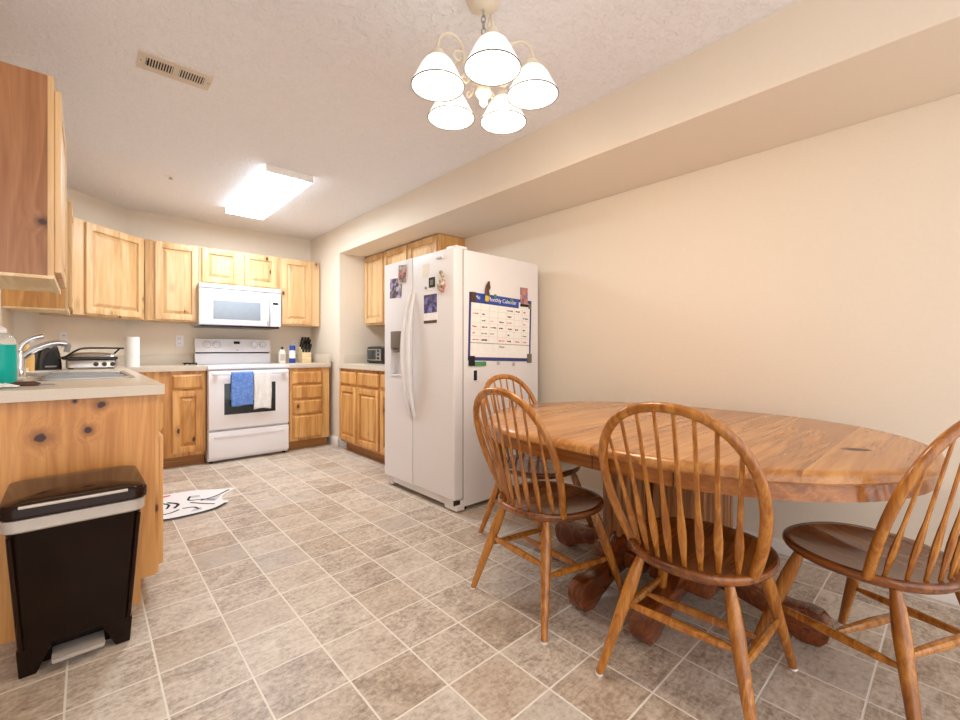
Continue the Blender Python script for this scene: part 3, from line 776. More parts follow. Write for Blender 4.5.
ct_m = lambda x, z: Matrix.Translation((x, -0.0034, z)) @ Matrix.Rotation(R90, 4, 'X')
text('title_lettering', 'Monthly Calendar', 0.040, M['paper'], t, ct_m(0.0, hh - 0.032))
text('title_lettering', 'Mo', 0.034, M['paper'], t, ct_m(-hw + 0.075, hh - 0.03))
text('notes_lettering', 'Notes', 0.022, M['black'], t, ct_m(0.0, -hh + 0.10))
fig = thing('figure_magnet', 'small dark and yellow figure magnet on the top edge of the calendar', 'magnet', (2.05, fy, 1.42))
MB().tube([(0, -0.012, 0.0), (0.004, -0.013, 0.03), (0.0, -0.013, 0.06), (0.012, -0.013, 0.085), (0.022, -0.012, 0.125)], [0.012, 0.022, 0.018, 0.022, 0.006], 10, flat=0.55).build('body', M['brown'], fig)
MB().tube([(-0.004, -0.015, -0.018), (0.002, -0.016, 0.02)], [0.016, 0.02], 10, flat=0.6).build('foot', M['yellow'], fig)
t, hw, hh = side('striped_card', 'striped orange and blue card at the right top of the calendar', 'card', 2.40, 2.478, 1.405, 1.535)
MB().box(-hw, hw, -0.006, -0.0004, -hh, hh).build('card', M['stripes'], t, smooth=False)
MB().box(-hw - 0.003, hw + 0.003, -0.010, -0.0004, -hh - 0.012, -hh + 0.006).build('holder', M['black'], t, smooth=False)
def clip(label, x, z, mat, sx=0.016, sz=0.016, name='clip_magnet', cat='magnet', th=0.012, group='small magnets around the calendar', y=fy):
    return tag(MB().box(x - sx, x + sx, y - th, y - 0.0042, z - sz, z + sz, 0.003).build(name, mat), label, cat, group)
clip('brown figure magnet on the top left corner of the calendar', 1.93, 1.425, M['brown'], 0.022, 0.034)
clip('dark portrait magnet on the bottom left corner of the calendar', 1.915, 0.995, M['dark'], 0.026, 0.034)
clip('dark oval magnet on the bottom right corner of the calendar', 2.495, 1.005, M['dispenser'], 0.024, 0.034)
clip('green oblong magnet under the left bottom corner of the calendar', 1.995, 0.975, M['green'], 0.05, 0.015)
clip('tiny green clip on the calendar top edge right of the figure magnet', 2.135, 1.447, M['green'], 0.010, 0.013)
clip('tiny green clip on the calendar top edge left of the striped card', 2.30, 1.43, M['green'], 0.010, 0.013)
clip('tiny dark clip at the top right corner of the calendar', 2.50, 1.40, M['dispenser'], 0.014, 0.02)
clip('first of two tiny round hooks below the calendar, nearer the green magnet', 2.165, 0.975, M['silver'], 0.011, 0.012)
clip('second of two tiny round hooks below the calendar, farther right', 2.325, 0.965, M['silver'], 0.011, 0.012)
t, hw, hh = side('switch_magnet', 'black and white rectangular magnet below the left corner of the calendar', 'magnet', 1.93, 1.985, 0.855, 0.935)
MB().box(-hw, hw, -0.008, -0.0004, -hh, hh, 0.003).build('base', M['white'], t)
MB().box(-hw + 0.003, 0.004, -0.011, -0.006, -hh + 0.008, hh - 0.004, 0.002).build('button', M['dark'], t)

# ------------------------------------------------------------------ dining table
TX, TY = 1.985, 0.916
tb = thing('dining_table', 'oval oak pedestal dining table against the right wall', 'dining table', (TX, TY, 0))
TD = -0.005      # whole top sits this much below 0.74
def race(b, L, n=29):
    out = []
    for i in range(n + 1):
        a = PI * i / n; out.append((b * math.cos(a), L + b * math.sin(a)))
    for i in range(n + 1):
        a = PI + PI * i / n; out.append((b * math.cos(a), -L + b * math.sin(a)))
    return out
TB, TL = 0.680, 0.208
def slab(y0, y1, name, mat):
    # portion of the moulded top between y0 and y1
    rings = []
    for (o, z) in ((0.030, 0.702), (0.004, 0.704), (0.0, 0.710), (0.001, 0.722), (0.006, 0.731), (0.014, 0.737), (0.022, 0.7395), (0.03, 0.740)):
        P = race(TB - o, TL)
        # clip polygon to the strip
        def clip_(P, keep, yv):
            out = []
            for i in range(len(P)):
                a, c = P[i - 1], P[i]
                ka, kc = keep(a[1]), keep(c[1])
                if ka != kc:
                    s = (yv - a[1]) / (c[1] - a[1]); out.append((a[0] + (c[0] - a[0]) * s, yv))
                if kc: out.append(c)
            return out
        P = clip_(P, lambda y: y >= y0 - 1e-9, y0) if y0 > -5 else P
        P = clip_(P, lambda y: y <= y1 + 1e-9, y1) if y1 < 5 else P
        rings.append((P, z))
    n = min(len(P) for P, _ in rings)
    if any(len(P) != n for P, _ in rings): raise RuntimeError('ring mismatch')
    return MB().loft([[(x, y, z) for x, y in P] for P, z in rings]).move(Matrix.Translation((0, 0, TD))).build(name, mat, tb, angle=25)
slab(-9, -0.3305, 'tabletop', M['oak_top']); slab(0.2455, 9, 'tabletop', M['oak_top'])
slab(-0.33, -0.0455, 'table_leaf', M['oak_top']); slab(-0.045, 0.245, 'table_leaf', M['oak_top'])
ap = MB(); outer = race(TB - 0.016, TL); inner = race(TB - 0.045, TL)
ap.loft([[(x, y, 0.654) for x, y in outer], [(x, y, 0.703) for x, y in outer], [(x, y, 0.703) for x, y in inner], [(x, y, 0.654) for x, y in inner]], closed=True)
apo = ap.move(Matrix.Translation((0, 0, TD))).build('apron', M['oak_apron'], tb, angle=40)
for y in (-0.33, -0.045, 0.245):
    MB().box(-TB + 0.0148, -TB + 0.018, y - 0.0015, y + 0.0015, 0.655, 0.70).move(Matrix.Translation((0, 0, TD))).build('apron_joint', M['dark'], apo, smooth=False)
kn = MB(); kn.loft([[(0.045 * math.cos(a * 2 * PI / 20) * (1), 0.024 * math.sin(a * 2 * PI / 20), z) for a in range(20)] for z in (0.7399, 0.7403)])
kn.move(Matrix.Translation((-0.075, -0.68, TD)) @ Matrix.Rotation(math.radians(-52), 4, 'Z')).build('dark_knot', M['brown'], tb)
rn = MB()
for x in (-0.2, 0.2): rn.box(x - 0.03, x + 0.03, -0.62, 0.62, 0.655, 0.70)
rn.move(Matrix.Translation((0, 0, TD))).build('runner', M['oak_col'], tb, smooth=False)
# split pedestal: two fluted halves, each with three scroll feet
def foot_profile():
    return [(0.03, 0.315), (0.085, 0.30), (0.12, 0.24), (0.17, 0.185), (0.23, 0.145), (0.30, 0.122), (0.36, 0.118), (0.405, 0.125), (0.44, 0.118), (0.462, 0.095), (0.468, 0.065), (0.46, 0.03), (0.44, 0.006), (0.40, 0.0),
            (0.37, 0.004), (0.33, 0.03), (0.26, 0.055), (0.18, 0.075), (0.10, 0.085), (0.03, 0.09)]
def foot(x, y, ang, k=1.0):
    P = foot_profile(); m = MB()
    m.loft([[(r * k, s, z) for r, z in P] for s in (-0.036, 0.036)])
    m.move(Matrix.Translation((x, y, 0)) @ Matrix.Rotation(ang, 4, 'Z'))
    m.build('foot', M['oak_foot'], tb, angle=30, bev=0.007)
for s in (-1, 1):
    yc = s * 0.125
    c = MB().box(-0.16, 0.16, yc - 0.105 if s < 0 else 0.016, -0.016 if s < 0 else yc + 0.105, 0.14, 0.643, 0.006)
    co = c.build('pedestal_column', M['oak_col'], tb)
    fl = MB()
    for i in range(7):
        x = -0.12 + i * 0.04
        fl.tube([(x, s * 0.231, 0.18), (x, s * 0.231, 0.615)], 0.014, 8)
    for i in range(4):
        y = s * (0.04 + i * 0.05)
        for q in (-0.161, 0.161): fl.tube([(q, y, 0.18), (q, y, 0.615)], 0.015, 8)
    fl.build('fluting', M['oak_col'], co)
    MB().box(-0.19, 0.19, min(s * 0.012, s * 0.26), max(s * 0.012, s * 0.26), 0.09, 0.16, 0.012).build('pedestal_base', M['oak_foot'], tb)
    MB().box(-0.22, 0.22, min(s * 0.012, s * 0.26), max(s * 0.012, s * 0.26), 0.615, 0.643, 0.006).build('pedestal_top', M['oak_col'], tb)
    foot(-0.02, s * 0.135, PI, 1.06); foot(0.0, s * 0.135, 0, 1.0); foot(-0.01, s * 0.13, s * R90, 1.02)

# ------------------------------------------------------------------ dining chairs
def make_chair(label):
    t = thing('dining_chair', label, 'chair', group='bow-back oak dining chairs')
    zs, th = 0.426, 0.034
    ws, sy0, sy1 = 0.221, -0.217, 0.228
    def outline(k, n=48):
        out = []
        for i in range(n):
            a = 2 * PI * i / n; e = 2 / 2.35
            cx, sy = math.cos(a), math.sin(a)
            x = ws * math.copysign(abs(cx) ** e, cx); y = math.copysign(abs(sy) ** e, sy)
            y = (sy0 + sy1) / 2 + (sy1 - sy0) / 2 * y
            if y < 0: x *= 1 - 0.10 * (y / sy0)
            out.append((x * k, (y - 0.005) * k + 0.005))
        return out
    def dish(x, y, k):
        # saddle: shallow hollow each side of a centre ridge at the front
        d = 0.016 * max(0, 1 - k ** 3)
        return -d + 0.006 * max(0, y / sy1) * math.exp(-(x / 0.03) ** 2) * (1 - k ** 4)
    s = MB()
    rings = [[(x, y, zs - th) for x, y in outline(0.55)], [(x, y, zs - th) for x, y in outline(0.93)], [(x, y, zs - th + 0.008) for x, y in outline(0.975)],
             [(x, y, zs - 0.016) for x, y in outline(1.0)], [(x, y, zs - 0.006) for x, y in outline(0.995)]]
    for k in (0.975, 0.9, 0.8, 0.65, 0.5, 0.35, 0.2, 0.08):
        rings.append([(x, y, zs + dish(x, y, k)) for x, y in outline(k)])
    s.loft(rings)
    s.build('seat', M['oak_seat'], t, angle=60)
    wh, yh, wm, t1, t2, lean = 0.182, -0.105, 0.232, 0.245, 0.511, 0.365
    def at(sx, tt): return (sx, yh - tt * math.sin(lean) - 0.0, zs + tt * math.cos(lean))
    H_ = []
    for i in range(12):
        a = i / 12; H_.append((wh + (wm - wh) * math.sin(a * R90), -0.012 + (t1 + 0.012) * a))
    for i in range(37):
        b = PI * i / 36; H_.append((wm * math.copysign(abs(math.cos(b)) ** 0.9, math.cos(b)), t1 + (t2 - t1) * abs(math.sin(b)) ** 0.9))
    for i in range(11, -1, -1):
        a = i / 12; H_.append((-(wh + (wm - wh) * math.sin(a * R90)), -0.012 + (t1 + 0.012) * a))
    MB().tube([at(*p) for p in H_], 0.0158, 12, flat=0.85, up=(0, -1, -0.35)).build('back_bow', M['oak_leg'], t)
    for i in range(8):
        u = (i - 3.5) / 3.5
        xb = 0.148 * u; yb = -0.182 + 0.062 * u * u
        xt = 0.192 * u
        tt = t1 + (t2 - t1) * max(0, 1 - abs(xt / wm) ** (2 / 0.9)) ** 0.45 - 0.006
        a = Vector((xb, yb, zs - 0.008)); b = Vector(at(xt, tt))
        pr = [(0, 0.0075), (0.05, 0.008), (0.16, 0.0125), (0.24, 0.0135), (0.34, 0.011), (0.42, 0.0078), (0.7, 0.0068), (1, 0.006)]
        MB().tube([a.lerp(b, p) for p, _ in pr], [r for _, r in pr], 8, flat=0.62, up=(0, 1, 0.2)).build('spindle', M['oak_leg'], t)
    legs = {}
    for nm, top, ft_ in (('rl', (-0.128, -0.135), (-0.225, -0.245)), ('rr', (0.128, -0.135), (0.225, -0.245)), ('fl', (-0.152, 0.112), (-0.222, 0.235)), ('fr', (0.152, 0.112), (0.222, 0.235))):
        a = Vector((top[0], top[1], zs - th + 0.01)); b = Vector((ft_[0], ft_[1], 0.006))
        legs[nm] = (a, b)
        pr = [(0, 0.0135), (0.06, 0.0145), (0.16, 0.019), (0.30, 0.0215), (0.42, 0.020), (0.7, 0.0165), (0.98, 0.0125), (1, 0.0115)]
        lg = MB().tube([a.lerp(b, p) for p, _ in pr], [r for _, r in pr], 12).build('leg', M['oak_leg'], t)
        MB().lathe([(0.011, 0), (0.0125, 0.002), (0.0125, 0.008)], 12, (b.x, b.y, 0)).build('glide', M['white'], lg)
    def P(nm, f): return legs[nm][0].lerp(legs[nm][1], f)
    def stretch(a, b):
        pr = [(0, 0.005), (0.04, 0.0065), (0.14, 0.011), (0.5, 0.0145), (0.86, 0.011), (0.96, 0.0065), (1, 0.005)]
        MB().tube([a.lerp(b, p) for p, _ in pr], [r for _, r in pr], 10).build('stretcher', M['oak_leg'], t)
    sl = (P('rl', 0.50), P('fl', 0.56)); sr = (P('rr', 0.50), P('fr', 0.56))
    stretch(*sl); stretch(*sr)
    stretch(sl[0].lerp(sl[1], 0.5), sr[0].lerp(sr[1], 0.5))
    stretch(P('rl', 0.42), P('rr', 0.42))
    return t
def pose(x, y, th): return (x, y, 0), th - R90
c0 = make_chair('oak bow-back chair at the near side of the table, nearest the front of the refrigerator')
loc, rz = pose(1.505, 1.216, -0.107); c0.location = loc; c0.rotation_euler = (0, 0, rz)
loc, rz = pose(1.508, 0.586, 0.05); dup(c0, loc, rz, 'oak bow-back chair seen from behind in the middle of the near side of the table')
loc, rz = pose(1.880, 0.194, 1.13); dup(c0, loc, rz, 'oak bow-back chair cut off by the right edge of the photo')
loc, rz = pose(1.92, 1.625, -1.577); dup(c0, loc, rz, 'oak bow-back chair at the far left end of the table, mostly hidden behind another chair')

# ------------------------------------------------------------------ trash can
tc = thing('trash_can', 'black-brown plastic pedal trash can with silver band', 'trash can', (-0.022, 2.13, 0), 0.02)
def rrect(x0, x1, y0, y1, r, n=6):
    out = []
    for (cx, cy, a0) in ((x1 - r, y0 + r, -R90), (x1 - r, y1 - r, 0), (x0 + r, y1 - r, R90), (x0 + r, y0 + r, PI)):
        for i in range(n + 1):
            a = a0 + R90 * i / n; out.append((cx + r * math.cos(a), cy + r * math.sin(a)))
    return out
b_ = MB()
def rr(z, f=1.0):
    k = z / 0.53
    return [(x, y, z) for x, y in rrect(-0.142 - 0.026 * k, 0.142 + 0.026 * k, -0.085 - 0.10 * k, 0.165 + 0.012 * k, 0.035)]
# front has an arched recess for the pedal: build wall with a notch by lofting, then add notch frame
b_.loft([rr(0.10), rr(0.2), rr(0.35), rr(0.53)])
bo = b_.build('bin', M['trash'], tc)
b_ = MB()
for s in (-1, 1):
    P = [(s * 0.142, -0.085), (s * 0.105, -0.085), (s * 0.075, -0.085), (s * 0.075, 0.165), (s * 0.142, 0.165)]
    low = [(s * 0.142, -0.083), (s * 0.10, -0.083), (s * 0.10, 0.165), (s * 0.142, 0.165)]
    k = 0.10 / 0.53
    up = [(s * (0.142 + 0.026 * k), -0.085 - 0.1 * k), (s * 0.06, -0.085 - 0.1 * k), (s * 0.06, 0.165 + 0.012 * k), (s * (0.142 + 0.026 * k), 0.165 + 0.012 * k)]
    if s > 0: low, up = low[::-1], up[::-1]
    b_.loft([[(x, y, 0.0) for x, y in low], [(x, y, 0.1005) for x, y in up]])
b_.box(-0.11, 0.11, -0.03, 0.165, 0.004, 0.1005)
b_.build('skirt', M['trash'], tc, bev=0.006)
bd = MB()
bd.loft([[(x * 1.02, y * 1.02 - 0.003, 0.505) for x, y, _ in rr(0.53)], [(x * 1.045, y * 1.045 - 0.003, 0.51) for x, y, _ in rr(0.53)], [(x * 1.045, y * 1.045 - 0.003, 0.545) for x, y, _ in rr(0.53)], [(x * 1.0, y * 1.0, 0.548) for x, y, _ in rr(0.53)]])
bd.build('rim_band', M['silver'], tc)
ld = MB()
def lr(o, z): return [(x, y, z + 0.0 * y) for x, y in rrect(-0.182 + o, 0.182 - o, -0.215 + o, 0.183 - o, max(0.012, 0.05 - o * 0.5))]
ld.loft([lr(0.012, 0.549), lr(0.0, 0.553), lr(0.0, 0.583), lr(0.006, 0.593), lr(0.03, 0.600), lr(0.07, 0.605), lr(0.12, 0.608)])
lo = ld.build('lid', M['lid'], tc)
MB().box(-0.135, 0.125, -0.217, -0.195, 0.583, 0.592, 0.003).build('lid_strip', M['silver'], lo)
pd = MB()
pd.loft([[(-0.062, -0.118, 0.03), (0.068, -0.118, 0.03), (0.068, -0.03, 0.03), (-0.062, -0.03, 0.03)], [(-0.066, -0.122, 0.046), (0.072, -0.122, 0.046), (0.07, -0.03, 0.048), (-0.064, -0.03, 0.048)]])
pd.build('pedal', M['silver'], tc, bev=0.004)
rib = MB()
for s in (-1, 1): MB().tube([(s * 0.136, -0.100, 0.10), (s * 0.1575, -0.1765, 0.49)], 0.0065, 8).build('corner_rib', M['lid'], bo)
rib.b.free()

# ------------------------------------------------------------------ rug
rugc = (0.44, 3.62)
ro = [(-0.24, -0.20), (-0.10, -0.28), (0.06, -0.29), (0.18, -0.27), (0.27, -0.22), (0.305, -0.15), (0.28, -0.10), (0.30, 0.0), (0.36, 0.07), (0.405, 0.12), (0.385, 0.15), (0.30, 0.19), (0.20, 0.26), (0.08, 0.29), (-0.06, 0.30), (-0.17, 0.24), (-0.19, 0.0)]
rg_ = thing('rug', 'small white and grey shaped mat with black lines on the floor by the left cabinets', 'rug', (rugc[0], rugc[1], 0))
pts = [(p.x, p.y) for p in cr([(x, y, 0) for x, y in ro] + [(ro[0][0], ro[0][1], 0)], 4)][:-1]
MB().prism(pts, 0.0005, 0.007).build('mat', M['rug'], rg_, smooth=False)
def line(P, w=0.0085, name='line', mat='rug_black', z=0.0071):
    q = cr([(x, y, z) for x, y in P], 6)
    MB().tube(q, w, 6, flat=0.12, up=(0, 0, 1)).build(name, M[mat], rg_)
line([(-0.15, -0.255), (-0.05, -0.287), (0.08, -0.288), (0.2, -0.262), (0.285, -0.19)], 0.013, 'border_line')
line([(0.10, -0.02), (0.16, -0.10), (0.22, -0.16)]); line([(0.12, 0.13), (0.1, 0.04), (0.18, 0.0), (0.24, -0.06)]); line([(0.16, -0.02), (0.26, 0.02), (0.37, 0.12)])
line([(-0.02, 0.08), (0.03, 0.0), (0.0, -0.08)], 0.011); line([(-0.06, 0.10), (-0.02, 0.02), (-0.04, -0.06)]); line([(0.04, -0.12), (0.10, -0.14), (0.12, -0.20)])
line([(-0.14, 0.02), (-0.09, -0.01)], 0.012); line([(-0.12, -0.16), (-0.04, -0.17), (0.02, -0.13)])
MB().prism([(0.17, -0.03), (0.25, 0.0), (0.30, 0.03), (0.26, -0.05), (0.23, -0.10)], 0.007, 0.0074).build('grey_patch', M['rug_grey'], rg_, smooth=False)
MB().prism([(0.10, -0.17), (0.14, -0.18), (0.13, -0.23), (0.07, -0.23)], 0.007, 0.0074).build('grey_patch', M['rug_grey'], rg_, smooth=False)
MB().prism([(0.11, 0.09), (0.17, 0.07), (0.18, 0.12), (0.13, 0.14)], 0.007, 0.0074).build('grey_patch', M['rug_grey'], rg_, smooth=False)
MB().prism([(-0.10, 0.21), (0.015, 0.235), (0.02, 0.265), (-0.09, 0.255)], 0.007, 0.0074).build('red_patch', M['red'], rg_, smooth=False)

# ------------------------------------------------------------------ worktop things, left
def lathe_thing(name, label, cat, loc, prof, mat, group=None, n=24):
    t = thing(name, label, cat, loc, 0, group)
    MB().lathe(prof, n).build('body', mat, t)
    return t
sb = thing('soap_bottle', 'clear bottle of teal soap cut off by the left edge, on the worktop', 'bottle', (-0.262, 2.66, CT))
MB().lathe([(0.044, 0.0003), (0.049, 0.008), (0.049, 0.11), (0.047, 0.15), (0.0465, 0.17)], 24).build('liquid', M['liquid'], sb)
MB().lathe([(0.0465, 0.1702), (0.048, 0.176), (0.047, 0.185), (0.042, 0.20), (0.03, 0.215), (0.018, 0.22)], 24).build('bottle', M['clear'], sb)
MB().lathe([(0.02, 0.218), (0.02, 0.235), (0.012, 0.24), (0.006, 0.245)], 20).build('cap', M['white'], sb)
wc = thing('dishcloth', 'crumpled white cloth on the worktop in front of the teal bottle', 'cloth', (-0.255, 2.515, CT))
cl = MB(); rg = random.Random(2)
N = 12
vs = [[cl.b.verts.new(((i / N - 0.5) * 0.12, (j / N - 0.5) * 0.11, 0.003 + 0.014 * abs(math.sin(i * 0.9 + j * 0.5)) * math.sin(PI * i / N) * math.sin(PI * j / N) + rg.uniform(0, 0.003))) for i in range(N + 1)] for j in range(N + 1)]
for j in range(N):
    for i in range(N): cl.b.faces.new((vs[j][i], vs[j][i + 1], vs[j + 1][i + 1], vs[j + 1][i]))
o = cl.build('cloth', M['white_towel'], wc, angle=80)
o.modifiers.new('thickness', 'SOLIDIFY').thickness = 0.003
kf = thing('brush', 'small brown-handled brush lying on the near edge of the worktop', 'brush', (-0.185, 2.525, CT), -0.25)
MB().tube([(-0.04, 0, 0.010), (-0.02, 0, 0.012), (0.03, 0, 0.012), (0.05, 0, 0.009)], [0.006, 0.010, 0.010, 0.006], 10).build('handle', M['brown'], kf)
MB().box(0.045, 0.095, -0.006, 0.006, 0.004, 0.010, 0.002).build('tip', M['grey'], kf)
lathe_thing('cream_jar', 'small cream jar behind the faucet', 'jar', (-0.262, 3.42, CT), [(0.03, 0), (0.034, 0.006), (0.034, 0.03), (0.028, 0.04), (0.03, 0.046), (0.03, 0.05), (0.004, 0.052)], M['cream'])
t = lathe_thing('tan_bottle', 'tan bottle standing beside the black appliance behind the faucet', 'bottle', (-0.29, 4.05, CT), [(0.036, 0), (0.042, 0.006), (0.044, 0.09), (0.040, 0.13), (0.02, 0.16), (0.018, 0.19), (0.004, 0.192)], M['tan'])
lathe_thing('dish', 'first of two small white dishes at the sink edge, nearer the bottle', 'dish', (-0.245, 3.03, CT), [(0.022, 0.0005), (0.026, 0.003), (0.04, 0.018), (0.038, 0.018), (0.024, 0.006), (0.004, 0.005)], M['white'], 'white dishes by the sink')
lathe_thing('dish', 'second of two small white dishes, the larger one on the sink rim', 'dish', (-0.19, 3.30, CT + 0.0075), [(0.03, 0.0005), (0.035, 0.003), (0.062, 0.024), (0.060, 0.024), (0.034, 0.007), (0.004, 0.006)], M['paper'], 'white dishes by the sink')
ap_ = thing('can_opener', 'dark upright countertop appliance with arched opening beside the grill', 'appliance', (-0.215, 4.60, CT), 0.35)
m = MB()
m.loft([[(x * k, y * k2, z) for x, y in rrect(-0.072, 0.072, -0.055, 0.055, 0.02)] for z, k, k2 in ((0.0, 1, 1), (0.05, 0.98, 1), (0.12, 0.86, 0.95), (0.17, 0.7, 0.85), (0.20, 0.45, 0.6), (0.205, 0.2, 0.3))])
m.build('body', M['black'], ap_)
m = MB(); m.prism([(0.045 * math.cos(PI * i / 14) + 0.005, 0.12 * math.sin(PI * i / 14) * 1.0 + 0.012) for i in range(15)], 0, 0.006)
m.move(Matrix.Translation((0, -0.058, 0)) @ Matrix.Rotation(R90, 4, 'X') @ Matrix.Translation((0, 0, -0.004)))
m.build('opening', M['dark'], ap_, smooth=False)
MB().box(-0.03, 0.035, -0.062, -0.05, 0.02, 0.032, 0.003).build('label_plate', M['grey'], ap_)
MB().lathe([(0.001, 0), (0.016, 0), (0.016, 0.01), (0.001, 0.011)], 16).move(Matrix.Translation((0.0, -0.044, 0.178)) @ Matrix.Rotation(R90, 4, 'X')).build('dial', M['silver'], ap_)
gr = thing('panini_grill', 'stainless steel countertop grill with black handle and three knobs', 'grill', (0.035, 4.63, CT), 0.04)
MB().loft([[(x, y, z) for x, y in rrect(-0.15 + o, 0.15 - o, -0.10 + o, 0.115 - o, 0.025)] for o, z in ((0.006, 0.008), (0, 0.014), (0, 0.066), (0.004, 0.072))]).build('base', M['steel'], gr)
for x in (-0.12, 0.12):
    for y in (-0.075, 0.09): MB().lathe([(0.014, 0), (0.014, 0.01)], 12, (x, y, 0)).build('foot', M['black'], gr)
MB().loft([[(x - 0.006, y, z) for x, y in rrect(-0.165 + o, 0.16 - o, -0.11 + o, 0.12 - o, 0.03)] for o, z in ((0.006, 0.073), (0, 0.078), (0, 0.093), (0.006, 0.097))]).build('plate_rim', M['black'], gr)
MB().loft([[(x - 0.0, y, z) for x, y in rrect(-0.14 + o, 0.145 - o, -0.10 + o, 0.11 - o, 0.04)] for o, z in ((0.0, 0.097), (0.004, 0.108), (0.02, 0.12), (0.05, 0.128), (0.08, 0.13))]).build('lid', M['steel'], gr)
MB().tube(cr([(-0.20, -0.08, 0.08), (-0.15, -0.085, 0.10), (-0.10, -0.09, 0.14), (-0.05, -0.09, 0.162), (0.06, -0.09, 0.164), (0.19, -0.09, 0.162)]), 0.007, 10).tube([(0.165, -0.09, 0.162), (0.13, -0.085, 0.12)], 0.006, 8).build('handle', M['black'], gr)
for i in range(3):
    MB().lathe([(0.001, 0), (0.017, 0), (0.015, 0.016), (0.001, 0.017)], 16).move(Matrix.Translation((0.02 + i * 0.05, -0.10, 0.038)) @ Matrix.Rotation(R90, 4, 'X')).build('knob', M['black'], gr)
pr_ = thing('paper_towel_roll', 'white paper towel roll standing at the end of the worktop by the stove', 'paper towel', (0.30, 4.86, CT))
rl = MB(); rl.lathe([(0.02, 0.002), (0.052, 0.002), (0.052, 0.262), (0.02, 0.262)], 28); rl.build('roll', M['paper'], pr_)
MB().lathe([(0.0195, 0.004), (0.0195, 0.2625), (0.015, 0.2625), (0.015, 0.2)], 20).build('core', M['tan'], pr_)
tv = thing('trivet', 'small black scrolled trivet on the worktop left of the stove', 'trivet', (0.775, 5.16, CT))
m = MB()
for (x, y, r) in ((-0.03, 0, 0.026), (0.02, 0.02, 0.026), (0.025, -0.025, 0.024), (-0.035, 0.045, 0.02)):
    m.tube([(x + r * math.cos(a * PI / 8), y + r * math.sin(a * PI / 8), 0.016) for a in range(16)], 0.006, 6, closed=True)
for (x, y) in ((-0.05, -0.015), (0.045, -0.03), (0.0, 0.04)): m.tube([(x, y, 0.0), (x, y, 0.018)], 0.006, 6)
m.build('ironwork', M['black'], tv)

# ------------------------------------------------------------------ worktop things, right of the stove
t = thing('cleaner_bottle', 'clear and white squeeze bottle with black cap next to the stove', 'bottle', (1.648, 5.16, CT))
MB().loft([[(x, y, z) for x, y in rrect(-0.036 * k, 0.036 * k, -0.022 * k, 0.022 * k, 0.014 * k)] for z, k in ((0.0, 0.95), (0.004, 1), (0.09, 1), (0.13, 0.92), (0.15, 0.5), (0.158, 0.35))]).build('bottle', M['soap'], t)
MB().lathe([(0.012, 0.156), (0.013, 0.16), (0.013, 0.182), (0.004, 0.185)], 16).build('cap', M['black'], t)
MB().box(-0.026, 0.026, -0.0228, -0.0215, 0.03, 0.105, 0.0).build('label', M['silver'], t, smooth=False)
t = thing('canister', 'blue and white cleanser canister between the squeeze bottle and knife block', 'canister', (1.76, 5.16, CT))
MB().lathe([(0.032, 0), (0.034, 0.004), (0.034, 0.15), (0.031, 0.158)], 24).build('can', M['blue'], t)
MB().lathe([(0.0305, 0.157), (0.0325, 0.162), (0.0325, 0.195), (0.028, 0.2), (0.003, 0.201)], 24).build('cap', M['blue'], t)
MB().lathe([(0.0345, 0.055), (0.0345, 0.145)], 24, cap=False).build('label', M['paper'], t)
kb = thing('knife_block', 'pale wood knife block full of black-handled knives in the corner', 'knife block', (1.915, 5.19, CT), 0.0)
m = MB()
prof = [(-0.06, 0.0), (0.065, 0.0), (0.105, 0.165), (0.075, 0.205), (-0.06, 0.115)]
m.loft([[(x, y, z) for y, z in prof] for x in (-0.052, 0.052)])
m.build('block', M['pine_plain'], kb, smooth=False, bev=0.003)
nrm = Vector((0, -0.09, 0.135)).normalized()
slope = Vector((0, 0.135, 0.09)).normalized()
for i in range(3):
    for j in range(3):
        p = Vector((-0.034 + i * 0.034, -0.06, 0.115)) + slope * (0.03 + j * 0.052)
        L = 0.13 if j else 0.10
        k = MB().tube([p, p + nrm * (L * 0.3), p + nrm * (L * 0.8), p + nrm * L], [0.014, 0.0155, 0.016, 0.015], 8, flat=0.85)
        k.build('knife_handle', M['black'], kb)
ts = thing('toaster', 'black and chrome toaster on the worktop beside the refrigerator', 'toaster', (2.35, 4.33, CT), -R90)
m = MB().loft([[(x, y, z) for x, y in rrect(-0.185 + o, 0.185 - o, 0.0 + o, 0.22 - o, 0.03)] for o, z in ((0.008, 0.01), (0, 0.016), (0, 0.16), (0.008, 0.182), (0.03, 0.19))]).build('body', M['black'], ts)
MB().box(-0.15, 0.15, -0.004, 0.002, 0.035, 0.16, 0.006).build('front_plate', M['steel'], ts)
MB().box(-0.14, 0.04, -0.007, -0.003, 0.045, 0.15, 0.004).build('window', M['darkglass'], ts)
for z in (0.06, 0.1, 0.14):
    MB().lathe([(0.001, 0), (0.013, 0), (0.012, 0.012), (0.001, 0.013)], 14).move(Matrix.Translation((0.1, -0.004, z)) @ Matrix.Rotation(R90, 4, 'X')).build('knob', M['black'], ts)
MB().box(-0.16, -0.12, 0.02, 0.2, 0, 0.012).box(0.12, 0.16, 0.02, 0.2, 0, 0.012).build('feet', M['black'], ts, smooth=False)

